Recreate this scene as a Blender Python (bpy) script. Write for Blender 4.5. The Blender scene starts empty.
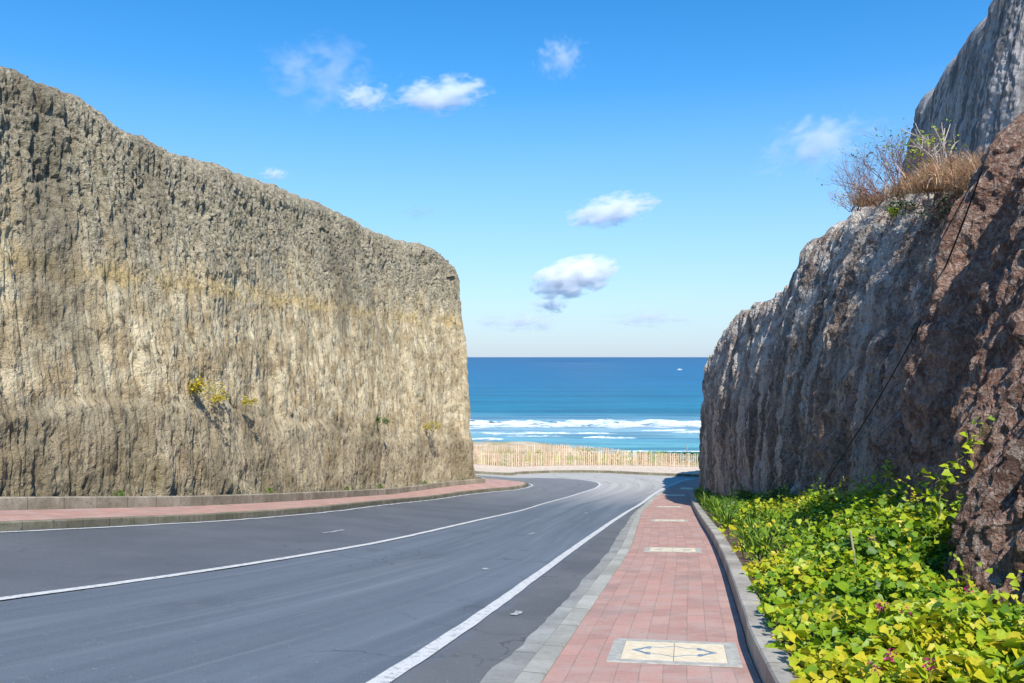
import bpy, bmesh, math, random
import numpy as np
from mathutils import Vector, Matrix
R = math.radians
random.seed(7); rng = np.random.default_rng(7)
sc = bpy.context.scene
col = sc.collection

# ------------------------------------------------------------------ camera, sky, sun, exposure
SUN_EL, SUN_AZ = 50.0, 167.0        # azimuth clockwise from +Y (the camera looks along +Y)
cam = bpy.data.cameras.new('camera'); camo = bpy.data.objects.new('camera', cam); col.objects.link(camo)
camo.location = (0, 0, 0); camo.rotation_euler = (R(90) + math.atan(15.5/853), 0, 0)
cam.sensor_width = 36; cam.lens = 853/1024*36; cam.clip_end = 120000; cam.clip_start = .05
sc.camera = camo
world = bpy.data.worlds.new('World'); sc.world = world; world.use_nodes = True
wn = world.node_tree; wn.nodes.clear()
sky = wn.nodes.new('ShaderNodeTexSky'); sky.sky_type = 'NISHITA'; sky.sun_disc = False
sky.sun_elevation = R(SUN_EL); sky.sun_rotation = R(SUN_AZ); sky.altitude = 0
sky.air_density = 1.0; sky.dust_density = .0; sky.ozone_density = 3.0
bg = wn.nodes.new('ShaderNodeBackground'); bg.inputs[1].default_value = .15
hs = wn.nodes.new('ShaderNodeHueSaturation'); hs.inputs['Saturation'].default_value = 1.38; hs.inputs['Value'].default_value = .95
wo = wn.nodes.new('ShaderNodeOutputWorld')
tcw = wn.nodes.new('ShaderNodeTexCoord'); sxw = wn.nodes.new('ShaderNodeSeparateXYZ'); wn.links.new(tcw.outputs['Generated'], sxw.inputs[0])
mrw = wn.nodes.new('ShaderNodeMapRange'); mrw.inputs[1].default_value = -.02; mrw.inputs[2].default_value = .30; mrw.inputs[3].default_value = .93; mrw.inputs[4].default_value = 0; wn.links.new(sxw.outputs[2], mrw.inputs[0])
mxw = wn.nodes.new('ShaderNodeMix'); mxw.data_type = 'RGBA'; mxw.inputs[7].default_value = (1.75, 2.6, 3.7, 1)   # pale sea haze low in the sky
wn.links.new(sky.outputs[0], hs.inputs['Color']); wn.links.new(mrw.outputs[0], mxw.inputs[0]); wn.links.new(hs.outputs[0], mxw.inputs[6]); wn.links.new(mxw.outputs[2], bg.inputs[0]); wn.links.new(bg.outputs[0], wo.inputs[0])
sun = bpy.data.lights.new('sun', 'SUN'); sun.energy = 4.2; sun.angle = R(.5); sun.color = (1, .95, .87)
suno = bpy.data.objects.new('sun', sun); col.objects.link(suno)
sd = Vector((math.sin(R(SUN_AZ))*math.cos(R(SUN_EL)), math.cos(R(SUN_AZ))*math.cos(R(SUN_EL)), math.sin(R(SUN_EL))))
suno.rotation_euler = sd.to_track_quat('Z', 'Y').to_euler()
sc.view_settings.view_transform = 'Standard'; sc.view_settings.look = 'None'
sc.view_settings.exposure = .56; sc.view_settings.gamma = 1; sc.view_settings.use_curve_mapping = False
sc.render.engine = 'CYCLES'; sc.cycles.volume_bounces = 8; sc.cycles.max_bounces = 10

# ------------------------------------------------------------------ helpers
def tag(o, label=None, cat=None, group=None, kind=None):
    if label: o['label'] = label
    if cat: o['category'] = cat
    if group: o['group'] = group
    if kind: o['kind'] = kind
    return o
def empty(name, loc=(0, 0, 0), rz=0):
    o = bpy.data.objects.new(name, None); col.objects.link(o); o.location = loc; o.rotation_euler = (0, 0, rz)
    o.empty_display_size = .1
    return o
def link(name, me, mat, parent=None, loc=None):
    o = bpy.data.objects.new(name, me); col.objects.link(o)
    if mat: me.materials.append(mat)
    if parent: o.parent = parent
    if loc is not None: o.location = loc
    return o
def np_mesh(name, V, Fc, uv=None, uv2=None, smooth=True):
    """V (n,3); Fc (m,k); uv per vertex"""
    me = bpy.data.meshes.new(name); V = np.asarray(V, np.float32); Fc = np.asarray(Fc, np.int32)
    k = Fc.shape[1]
    me.vertices.add(len(V)); me.vertices.foreach_set('co', V.ravel())
    me.loops.add(Fc.size); me.loops.foreach_set('vertex_index', Fc.ravel())
    me.polygons.add(len(Fc)); me.polygons.foreach_set('loop_start', np.arange(0, Fc.size, k, dtype=np.int32))
    me.polygons.foreach_set('loop_total', np.full(len(Fc), k, np.int32))
    me.polygons.foreach_set('use_smooth', np.full(len(Fc), bool(smooth)))
    for nm, u in (('UVMap', uv), ('UV2', uv2)):
        if u is not None:
            l = me.uv_layers.new(name=nm); l.data.foreach_set('uv', np.asarray(u, np.float32)[Fc.ravel()].ravel())
    me.update(calc_edges=True); me.validate()
    return me
def grid_faces(nr, nc):
    i = np.arange(nr-1)[:, None]*nc + np.arange(nc-1)[None, :]
    i = i.ravel(); return np.stack([i, i+1, i+nc+1, i+nc], 1)
def smooth_line(pts, ds=.25):
    P = np.array(pts, float); out = []
    Q = np.vstack([2*P[0]-P[1], P, 2*P[-1]-P[-2]])
    for i in range(1, len(Q)-2):
        n = max(2, int(np.linalg.norm(Q[i+1][:2]-Q[i][:2])/ds))
        a, b, c, d = Q[i-1], Q[i], Q[i+1], Q[i+2]
        for t in np.arange(n)/n:
            out.append(.5*(2*b+(c-a)*t+(2*a-5*b+4*c-d)*t*t+(3*b-a-3*c+d)*t**3))
    out.append(P[-1]); return np.array(out)
def arclen(c): return np.concatenate([[0], np.cumsum(np.hypot(np.diff(c[:, 0]), np.diff(c[:, 1])))])
def normals2(c):
    d = np.gradient(c[:, :2], axis=0); L = np.hypot(d[:, 0], d[:, 1])+1e-9
    return np.stack([-d[:, 1], d[:, 0]], 1)/L[:, None]
PT = rng.integers(0, 1 << 16, 4096).astype(np.int64)
def hsh(i, j, k=0): return PT[(PT[(PT[i & 4095]+j) & 4095]+k) & 4095]/65536.0
def vnoise(x, y, seed=0):
    x = np.asarray(x, float); y = np.asarray(y, float)
    i = np.floor(x).astype(np.int64); j = np.floor(y).astype(np.int64); fx = x-i; fy = y-j
    fx = fx*fx*fx*(fx*(fx*6-15)+10); fy = fy*fy*fy*(fy*(fy*6-15)+10)
    a = hsh(i, j, seed); b = hsh(i+1, j, seed); c = hsh(i, j+1, seed); d = hsh(i+1, j+1, seed)
    return (a*(1-fx)+b*fx)*(1-fy)+(c*(1-fx)+d*fx)*fy - .5
def fbm(x, y, seed=0, o=4, g=.5):
    v = 0; a = 1
    for k in range(o): v = v+a*vnoise(x*2**k+k*13.7, y*2**k+k*7.3, seed+k*17); a *= g
    return v
def cells(x, y, seed=0):
    i = np.floor(x).astype(np.int64); j = np.floor(y).astype(np.int64); m = np.full(np.shape(x), 9.0); r = np.zeros(np.shape(x))
    for a in (-1, 0, 1):
        for b in (-1, 0, 1):
            px = i+a+hsh(i+a, j+b, seed); py = j+b+hsh(i+a, j+b, seed+5); d = np.hypot(px-x, py-y)
            q = hsh(i+a, j+b, seed+9); r = np.where(d < m, q, r); m = np.minimum(m, d)
    return m, r
def sstep(a, b, x): t = np.clip((x-a)/(b-a), 0, 1); return t*t*(3-2*t)

# ground height: falls along the road, level at the bend, rises gently to the left
def G(X, Y):
    X = np.asarray(X, float); Y = np.asarray(Y, float)
    t = np.clip((Y-34)/14, 0, 1)
    return -1.6-.13*np.minimum(Y, 34)-.13*14*(t-t*t/2)+.08*(np.sqrt(np.minimum(X-.5, 0)**2+.25)-.5)
def gz(x, y): return float(G(x, y))

# ------------------------------------------------------------------ node material helper
class M:
    def __init__(s, name, rough=.85, spec=.3):
        s.m = bpy.data.materials.new(name); s.m.use_nodes = True; s.t = s.m.node_tree; s.b = s.t.nodes['Principled BSDF']
        s.b.inputs['Roughness'].default_value = rough; s.b.inputs['Specular IOR Level'].default_value = spec
    def n(s, ty, ins=None, **kw):
        nd = s.t.nodes.new('ShaderNode'+ty)
        for k, v in kw.items(): setattr(nd, k, v)
        for k, v in (ins or {}).items(): s.set(nd.inputs[k], v)
        return nd
    def set(s, sock, v):
        if isinstance(v, bpy.types.NodeSocket): s.t.links.new(v, sock)
        elif isinstance(v, tuple) and len(v) == 3 and sock.type == 'RGBA': sock.default_value = (*v, 1)
        else: sock.default_value = v
    def obj(s): return s.n('TexCoord').outputs['Object']
    def uv(s, nm='UVMap'): return s.n('UVMap', uv_map=nm).outputs[0]
    def mp(s, v, sc=(1, 1, 1), loc=(0, 0, 0)): return s.n('Mapping', {'Vector': v, 'Scale': sc, 'Location': loc}).outputs[0]
    def noise(s, v, scale=1, detail=4, rough=.55, dist=0): return s.n('TexNoise', {'Vector': v, 'Scale': scale, 'Detail': detail, 'Roughness': rough, 'Distortion': dist}).outputs[0]
    def math(s, op, a, b=0.0, c=None, clamp=False):
        nd = s.n('Math', {0: a, 1: b}, operation=op, use_clamp=clamp)
        if c is not None: s.set(nd.inputs[2], c)
        return nd.outputs[0]
    def rng(s, v, a, b, c=0.0, d=1.0): return s.n('MapRange', {'Value': v, 'From Min': a, 'From Max': b, 'To Min': c, 'To Max': d}, interpolation_type='SMOOTHSTEP').outputs[0]
    def mix(s, f, a, b, mode='MIX'):
        nd = s.n('Mix', data_type='RGBA', blend_type=mode); s.set(nd.inputs[0], f); s.set(nd.inputs[6], a); s.set(nd.inputs[7], b); return nd.outputs[2]
    def ramp(s, f, stops):
        nd = s.n('ValToRGB', {0: f}); e = nd.color_ramp.elements
        while len(e) < len(stops): e.new(.5)
        for k, (p, c) in enumerate(stops): e[k].position = p; e[k].color = (*c, 1)
        return nd.outputs[0]
    def sep(s, v): return s.n('SeparateXYZ', {0: v}).outputs
    def color(s, c): s.set(s.b.inputs['Base Color'], c); return s
    def bump(s, h, strength=.5, dist=.02, nrm=None):
        nd = s.n('Bump', {'Height': h, 'Strength': strength, 'Distance': dist})
        if nrm is not None: s.t.links.new(nrm, nd.inputs['Normal'])
        s.t.links.new(nd.outputs[0], s.b.inputs['Normal']); return nd.outputs[0]
def simple(name, c, rough=.8, var=.3, scale=6, bump=.3, spec=.3):
    m = M(name, rough, spec); v = m.obj(); nz = m.noise(v, scale, 6, .65)
    m.color(m.mix(m.rng(nz, .3, .7), tuple(x*(1-var) for x in c), tuple(min(1, x*(1+var)) for x in c)))
    m.bump(nz, bump, .02); return m.m

# ------------------------------------------------------------------ materials
def mat_cliff_left():
    m = M('weathered_limestone', .93, .12); uv = m.uv(); u2 = m.uv('UV2'); s_, z_, _ = m.sep(uv); zl, zt, _ = m.sep(u2)
    ob = m.obj()
    streak = m.noise(m.mp(uv, (1.5, .2, 1)), 1, 7, .68, .5)
    streak2 = m.noise(m.mp(uv, (7, .9, 1), (3, 8, 0)), 1, 5, .65, .4)
    big = m.noise(m.mp(uv, (.35, .22, 1), (5, 1, 0)), 1, 4, .55, .6)
    med = m.noise(ob, 1.6, 6, .65)
    fine = m.noise(ob, 11, 5, .7)
    c = m.mix(m.rng(med, .36, .64), (.60, .45, .25), (.92, .78, .51))
    c = m.mix(m.math('MULTIPLY', m.rng(streak, .46, .62), .5), c, (.36, .295, .19))
    # dark crust in the upper part, thinning downwards in streaks
    tm = m.math('ADD', zt, m.math('MULTIPLY', m.math('SUBTRACT', streak, .5), -7.0))
    tm = m.math('ADD', tm, m.math('MULTIPLY', m.math('SUBTRACT', big, .5), -5.0))
    top = m.rng(tm, -4.3, -2.0)
    crust = m.mix(m.rng(fine, .35, .65), (.18, .158, .11), (.58, .52, .385))
    c = m.mix(m.math('MULTIPLY', top, .85), c, crust)
    # ochre seam
    zz = m.math('ADD', z_, m.math('MULTIPLY', m.math('SUBTRACT', m.noise(m.mp(uv, (1.5, .5, 1)), 1, 6, .7), .5), .9))
    seam = m.math('MULTIPLY', m.rng(zz, 1.5, 1.8), m.math('SUBTRACT', 1, m.rng(zz, 1.86, 2.35)))
    seam = m.math('MULTIPLY', seam, m.rng(m.noise(m.mp(uv, (.8, .8, 1), (9, 9, 0)), 1, 5, .7), .36, .6))
    c = m.mix(m.math('MULTIPLY', seam, .85), c, (.68, .50, .22))
    # below the ledge: browner, with big pale patches
    lo = m.math('SUBTRACT', 1, m.rng(m.math('ADD', zl, m.math('MULTIPLY', m.math('SUBTRACT', big, .5), 1.2)), -.12, .55))
    lc = m.mix(m.rng(big, .42, .60), (.27, .215, .13), (.62, .515, .34))
    lc = m.mix(m.rng(streak2, .35, .7), lc, m.mix(.5, lc, (.14, .12, .085)))
    c = m.mix(m.math('MULTIPLY', lo, .68), c, lc)
    # pits and dark speckles
    sp = m.noise(m.mp(ob, (1, 1, .55)), 5.5, 7, .75)
    c = m.mix(m.math('MULTIPLY', m.rng(sp, .55, .63), .75), c, (.075, .065, .045))
    sp2 = m.noise(m.mp(ob, (1, 1, .6), (5, 5, 5)), 14, 4, .7); c = m.mix(m.math('MULTIPLY', m.rng(sp2, .56, .64), .6), c, (.10, .085, .06))
    c = m.mix(m.math('MULTIPLY', m.rng(fine, .60, .78), .5), c, (.66, .61, .5))
    dkp = m.rng(m.noise(m.mp(uv, (.28, .11, 1), (4, 6, 0)), 1, 5, .6, .8), .54, .66)
    c = m.mix(m.math('MULTIPLY', dkp, .55), c, (.19, .16, .11))
    mossy = m.math('MULTIPLY', m.rng(m.noise(uv, .35, 3), .56, .72), m.rng(streak2, .4, .7))
    c = m.mix(m.math('MULTIPLY', mossy, .35), c, (.2, .2, .07))
    m.color(c)
    h = m.math('ADD', m.math('MULTIPLY', sp, -1.1), m.math('ADD', m.math('MULTIPLY', streak2, .5), m.noise(ob, 24, 4, .7)))
    m.bump(h, 1.0, .09); return m.m
def mat_cliff_right():
    m = M('stained_limestone', .9, .15); uv = m.uv(); u2 = m.uv('UV2'); s_, z_, _ = m.sep(uv); yy, zt, _ = m.sep(u2)
    ob = m.obj()
    streak = m.noise(m.mp(uv, (2.2, .2, 1)), 1, 5, .6, .4)
    streak2 = m.noise(m.mp(uv, (8, .7, 1), (3, 8, 0)), 1, 5, .65, .3)
    big = m.noise(m.mp(uv, (.4, .3, 1), (2, 3, 0)), 1, 4, .55, .6)
    med = m.noise(ob, 2.2, 7, .7); fine = m.noise(ob, 13, 6, .75)
    far = m.mix(m.rng(streak, .43, .57), (.28, .225, .175), (.86, .72, .57))
    near = m.mix(m.rng(med, .35, .65), (.24, .125, .085), (.70, .46, .34))
    yv = m.math('ADD', yy, m.math('MULTIPLY', m.math('SUBTRACT', big, .5), 9.0))
    c = m.mix(m.rng(yv, 13.5, 24), near, far)
    # pale limestone skin under the rim, sunlit brightness painted into it, with rust stains
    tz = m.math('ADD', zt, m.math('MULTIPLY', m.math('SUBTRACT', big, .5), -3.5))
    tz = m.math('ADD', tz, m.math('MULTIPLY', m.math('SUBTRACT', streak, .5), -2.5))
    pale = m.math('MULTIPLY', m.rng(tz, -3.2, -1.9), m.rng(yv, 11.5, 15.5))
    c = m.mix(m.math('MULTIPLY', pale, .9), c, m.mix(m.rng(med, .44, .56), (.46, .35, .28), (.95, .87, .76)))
    # white drip curtain low on the wall
    cur = m.math('MULTIPLY', m.rng(streak, .50, .60), m.math('MULTIPLY', m.rng(yy, 17, 19.5), m.math('SUBTRACT', 1, m.rng(yy, 24, 33))))
    c = m.mix(m.math('MULTIPLY', cur, .8), c, (.84, .77, .68))
    rust = m.math('MULTIPLY', m.rng(m.math('ADD', zt, m.math('MULTIPLY', m.math('SUBTRACT', med, .5), 5.0)), -5.2, -1.2), m.math('SUBTRACT', 1, m.rng(yv, 8.5, 18)))
    c = m.mix(m.math('MULTIPLY', rust, .75), c, m.mix(m.rng(fine, .4, .6), (.17, .08, .055), (.44, .26, .19)))
    dk = m.rng(m.noise(m.mp(uv, (1.1, .16, 1), (7, 7, 0)), 1, 6, .65, .5), .51, .60)
    c = m.mix(m.math('MULTIPLY', dk, .62), c, (.09, .06, .05))
    c = m.mix(m.math('MULTIPLY', m.rng(fine, .54, .64), .75), c, (.62, .54, .47))
    c = m.mix(m.math('MULTIPLY', m.rng(streak2, .55, .72), .6), c, (.10, .08, .07))
    v1 = m.n('TexVoronoi', {'Vector': m.n('VectorMath', {0: m.mp(ob, (1, 1, .6)), 1: m.n('VectorMath', {0: m.n('TexNoise', {'Vector': ob, 'Scale': 6.0, 'Detail': 4.0}).outputs[1], 1: (.25, .25, .25)}, operation='MULTIPLY').outputs[0]}, operation='ADD').outputs[0], 'Scale': 19.0})
    chip = m.sep(v1.outputs[1])[0]
    grain = m.noise(ob, 38, 4, .75)
    c = m.mix(m.math('MULTIPLY', m.rng(chip, .76, .84), .28), c, (.72, .62, .52))
    c = m.mix(m.math('MULTIPLY', m.rng(chip, .24, .14), .4), c, (.07, .05, .045))
    c = m.mix(m.math('MULTIPLY', m.rng(grain, .55, .66), .35), c, (.10, .08, .07)); c = m.mix(m.math('MULTIPLY', m.rng(grain, .45, .35), .25), c, (.74, .62, .52))
    m.color(c)
    fine = m.math('ADD', fine, m.math('ADD', m.math('MULTIPLY', v1.outputs[0], .7), m.math('MULTIPLY', grain, .5)))
    h = m.math('ADD', m.math('MULTIPLY', fine, 1.0), m.math('ADD', m.math('MULTIPLY', streak2, -1.2), m.math('MULTIPLY', med, 1.2)))
    m.bump(h, 1.0, .10); return m.m
def mat_tower():
    m = M('grey_fluted_limestone', .9, .15); uv = m.uv(); ob = m.obj()
    st = m.noise(m.mp(uv, (2.6, .3, 1)), 1, 5, .65, .4); f = m.noise(ob, 5, 6, .7)
    c = m.mix(m.rng(st, .4, .6), (.13, .125, .125), (.36, .34, .33))
    c = m.mix(m.math('MULTIPLY', m.rng(f, .52, .66), .6), c, (.08, .075, .08))
    m.color(c); m.bump(m.math('ADD', st, f), .8, .1); return m.m
def mat_road():
    m = M('worn_asphalt', .8, .35); uv = m.uv(); u, v, _ = m.sep(uv); ob = m.obj()
    st = m.noise(m.mp(uv, (1.6, .045, 1)), 1, 5, .6, .2); st2 = m.noise(m.mp(uv, (6, .12, 1)), 1, 4, .6)
    agg = m.noise(ob, 90, 3, .8); blot = m.noise(ob, .5, 5, .6)
    wob = m.math('MULTIPLY', m.math('SUBTRACT', m.noise(ob, 1.5, 3), .5), .3)
    old = m.mix(m.rng(st, .38, .62), (.072, .096, .126), (.105, .135, .170))
    old = m.mix(m.math('MULTIPLY', m.rng(st2, .5, .7), .35), old, (.21, .235, .255))
    new = m.mix(m.rng(blot, .35, .65), (.058, .070, .084), (.088, .100, .116))
    isnew = m.rng(m.math('ADD', u, wob), .02, -.14, 0, 1)
    c = m.mix(isnew, old, new)
    # the shoulder strip outside the white line: browner patching
    sh = m.rng(m.math('ADD', m.sep(m.uv('UV2'))[0], wob), -.05, .25)
    c = m.mix(sh, c, m.mix(m.rng(blot, .35, .65), (.062, .066, .07), (.11, .112, .112)))
    # sand blown over the level bend
    _, y, _ = m.sep(ob)
    sand = m.math('MULTIPLY', m.rng(m.math('ADD', y, m.math('MULTIPLY', st, 10)), 39, 53), m.math('SUBTRACT', 1, m.math('MULTIPLY', isnew, .75)))
    c = m.mix(sand, c, m.mix(m.rng(st2, .3, .7), (.37, .35, .31), (.48, .46, .42)))
    c = m.mix(m.math('MULTIPLY', m.rng(m.noise(ob, 14, 4, .7), .66, .74), .7), c, (.055, .055, .06))
    c = m.mix(m.rng(agg, .3, .7, 0, .35), c, (.26, .27, .28))
    c = m.mix(m.math('MULTIPLY', m.rng(m.noise(ob, 26, 2, .5), .70, .76), .5), c, (.4, .4, .38))
    vo = m.n('TexVoronoi', {'Vector': m.n('VectorMath', {0: ob, 1: m.n('TexNoise', {'Vector': ob, 'Scale': 1.6, 'Detail': 5.0}).outputs[1]}, operation='ADD').outputs[0], 'Scale': .42}, feature='DISTANCE_TO_EDGE').outputs[0]
    ck = m.math('MULTIPLY', m.math('SUBTRACT', 1, m.rng(vo, .0, .011)), m.rng(m.noise(ob, .25, 3), .5, .6)); c = m.mix(m.math('MULTIPLY', ck, .6), c, (.03, .03, .034))
    c = m.mix(m.math('MULTIPLY', m.rng(m.noise(m.mp(uv, (.9, .5, 1), (6, 2, 0)), 1, 6, .7), .56, .70), .35), c, (.055, .062, .072))
    c = m.mix(m.math('MULTIPLY', m.rng(m.noise(ob, 3.5, 7, .8), .58, .70), .28), c, (.24, .25, .25))
    m.color(c); m.bump(agg, .5, .008); return m.m
def mat_pavers(name, far=False):
    m = M(name, .85, .25); uv = m.uv(); ob = m.obj()
    wv = m.n('VectorMath', {0: uv, 1: m.n('VectorMath', {0: m.n('TexNoise', {'Vector': ob, 'Scale': 1.3}).outputs[1], 1: (.03, .03, 0)}, operation='MULTIPLY').outputs[0]}, operation='ADD').outputs[0]
    br = m.n('TexBrick', {'Vector': wv, 'Color1': (.50, .275, .215), 'Color2': (.38, .215, .17), 'Mortar': (.29, .20, .17), 'Scale': 1.0,
             'Mortar Size': .005, 'Mortar Smooth': .3, 'Brick Width': .45, 'Row Height': .225, 'Bias': .0}, offset=.5)
    d = m.noise(ob, 2.2, 6, .65); f = m.noise(ob, 40, 4, .7)
    c = m.mix(m.math('MULTIPLY', m.rng(d, .42, .66), .55), br.outputs[0], (.44, .35, .30))
    c = m.mix(m.math('MULTIPLY', m.rng(m.noise(ob, 1.4, 7, .75), .50, .64), .5), c, (.27, .19, .165))
    c = m.mix(m.math('MULTIPLY', m.rng(m.noise(ob, 22, 4, .7), .60, .68), .55), c, (.16, .12, .10))
    c = m.mix(m.math('MULTIPLY', m.rng(f, .35, .7), .25), c, (.5, .36, .32))
    m.color(c); m.bump(m.math('ADD', m.math('MULTIPLY', br.outputs[1], -1.0), m.math('MULTIPLY', f, .25)), .6, .012); return m.m
def mat_concrete(name, a, b, joint=1.0, dark=.5, mossy=.0):
    m = M(name, .88, .2); uv = m.uv(); ob = m.obj(); u, v, _ = m.sep(uv)
    n1 = m.noise(ob, 1.3, 6, .65); n2 = m.noise(ob, 18, 5, .7)
    c = m.mix(m.rng(n1, .35, .65), a, b)
    blk = m.n('TexWhiteNoise', {'W': m.math('FLOOR', m.math('DIVIDE', u, joint))}, noise_dimensions='1D').outputs[0]
    c = m.mix(m.math('MULTIPLY', blk, .35), c, tuple(x*.6 for x in a))
    c = m.mix(m.math('MULTIPLY', m.rng(n2, .5, .7), dark), c, tuple(x*.42 for x in a))
    if mossy: c = m.mix(m.math('MULTIPLY', m.rng(m.noise(ob, 3, 4), .45, .65), mossy), c, (.10, .10, .045))
    j = m.math('ABSOLUTE', m.math('SUBTRACT', m.math('FRACT', m.math('DIVIDE', u, joint)), .5))
    jl = m.rng(j, .5-.009/joint, .5-.003/joint)
    c = m.mix(m.math('MULTIPLY', jl, .8), c, (.05, .048, .04))
    m.color(c); m.bump(m.math('SUBTRACT', n2, m.math('MULTIPLY', jl, 2.0)), .5, .015); return m.m
def mat_paint():
    m = M('worn_white_paint', .7, .3); ob = m.obj()
    w = m.rng(m.noise(ob, 12, 6, .75), .50, .66); w2 = m.rng(m.noise(ob, 60, 3, .8), .35, .75)
    c = m.mix(w2, (.66, .65, .62), (.46, .47, .46)); m.color(m.mix(m.math('MULTIPLY', w, .75), c, (.2, .21, .22))); return m.m
def mat_leaf(name, stops, trans=.35, rough=.45):
    m = M(name, rough, .35); u, v, _ = m.sep(m.uv()); c = m.ramp(u, stops)
    c = m.mix(m.math('MULTIPLY', m.rng(m.noise(m.obj(), 30, 3), .4, .7), .25), c, tuple(x*.6 for x in stops[1][1]))
    m.color(c); tr = m.n('BsdfTranslucent', {'Color': c}); ms = m.n('MixShader', {0: trans})
    out = m.t.nodes['Material Output']; m.t.links.new(m.b.outputs[0], ms.inputs[1]); m.t.links.new(tr.outputs[0], ms.inputs[2]); m.t.links.new(ms.outputs[0], out.inputs[0])
    return m.m
def mat_sea():
    m = M('sea_water', .35, .12); ob = m.obj(); x, y, _ = m.sep(ob)
    n1 = m.noise(m.mp(ob, (.004, .03, 1)), 1, 6, .6); n2 = m.noise(m.mp(ob, (.02, .12, 1)), 1, 5, .65); n3 = m.noise(m.mp(ob, (.08, .35, 1)), 1, 5, .6)
    ly = m.math('LOGARITHM', m.math('MAXIMUM', y, 10.0), 10.0)
    yv = m.math('ADD', ly, m.math('MULTIPLY', m.math('SUBTRACT', n2, .5), .07))
    c = m.ramp(m.math('DIVIDE', m.math('SUBTRACT', yv, 2.2), 2.2), [
        (.0, (.10, .36, .36)), (.055, (.12, .38, .40)), (.10, (.25, .40, .44)), (.125, (.17, .33, .40)), (.15, (.0, .18, .26)), (.30, (.0, .125, .26)), (.62, (.0, .08, .215)), (.9, (.0, .05, .16))])
    c = m.mix(m.math('MULTIPLY', m.rng(n1, .46, .62), .45), c, (.0, .045, .10))
    c = m.mix(m.math('MULTIPLY', m.rng(n2, .48, .62), .5), c, (.0, .06, .13))
    n4 = m.noise(m.mp(ob, (.006, .05, 1), (4, 4, 0)), 1, 8, .75); c = m.mix(m.math('MULTIPLY', m.rng(n4, .54, .66), .4), c, (.05, .25, .36))
    c = m.mix(m.math('MULTIPLY', m.rng(n3, .54, .68), .45), c, (.04, .22, .29))
    m.color(c); m.bump(m.math('ADD', m.noise(m.mp(ob, (.1, .25, 1)), 1, 6, .6), m.math('MULTIPLY', n2, 2.0)), .5, 1.2); return m.m
def mat_foam():
    m = M('sea_foam', .8, .2); ob = m.obj(); n = m.noise(m.mp(ob, (.12, .5, 1)), 1, 7, .72); n2 = m.noise(m.mp(ob, (.5, 1.2, 1)), 1, 5, .7)
    _, v, _ = m.sep(m.uv())
    m.color(m.mix(m.rng(n2, .38, .6), (.36, .50, .57), (.70, .73, .75)))
    e = m.math('ADD', m.math('SUBTRACT', 1.0, m.math('ABSOLUTE', v)), m.math('MULTIPLY', m.math('SUBTRACT', n, .54), 4.6))
    m.set(m.b.inputs['Alpha'], m.rng(e, .25, .62)); return m.m
def mat_terrain():
    m = M('dry_coastal_ground', .95, .1); ob = m.obj(); x, y, z = m.sep(ob); n = m.noise(ob, .6, 6, .65); f = m.noise(ob, 6, 5, .7)
    c = m.mix(m.rng(n, .35, .65), (.40, .32, .20), (.58, .50, .36))
    g = m.math('MULTIPLY', m.rng(m.noise(ob, .35, 5), .45, .6), .6); c = m.mix(g, c, (.24, .24, .06))
    c = m.mix(m.math('MULTIPLY', m.rng(f, .5, .7), .5), c, (.22, .17, .1)); m.color(c); m.bump(f, .5, .1); return m.m
def mat_tile():
    m = M('cream_tile', .6, .3); ob = m.obj(); n = m.noise(ob, 14, 5, .6)
    m.color(m.mix(m.rng(n, .35, .65), (.68, .55, .35), (.78, .67, .48))); return m.m

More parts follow.
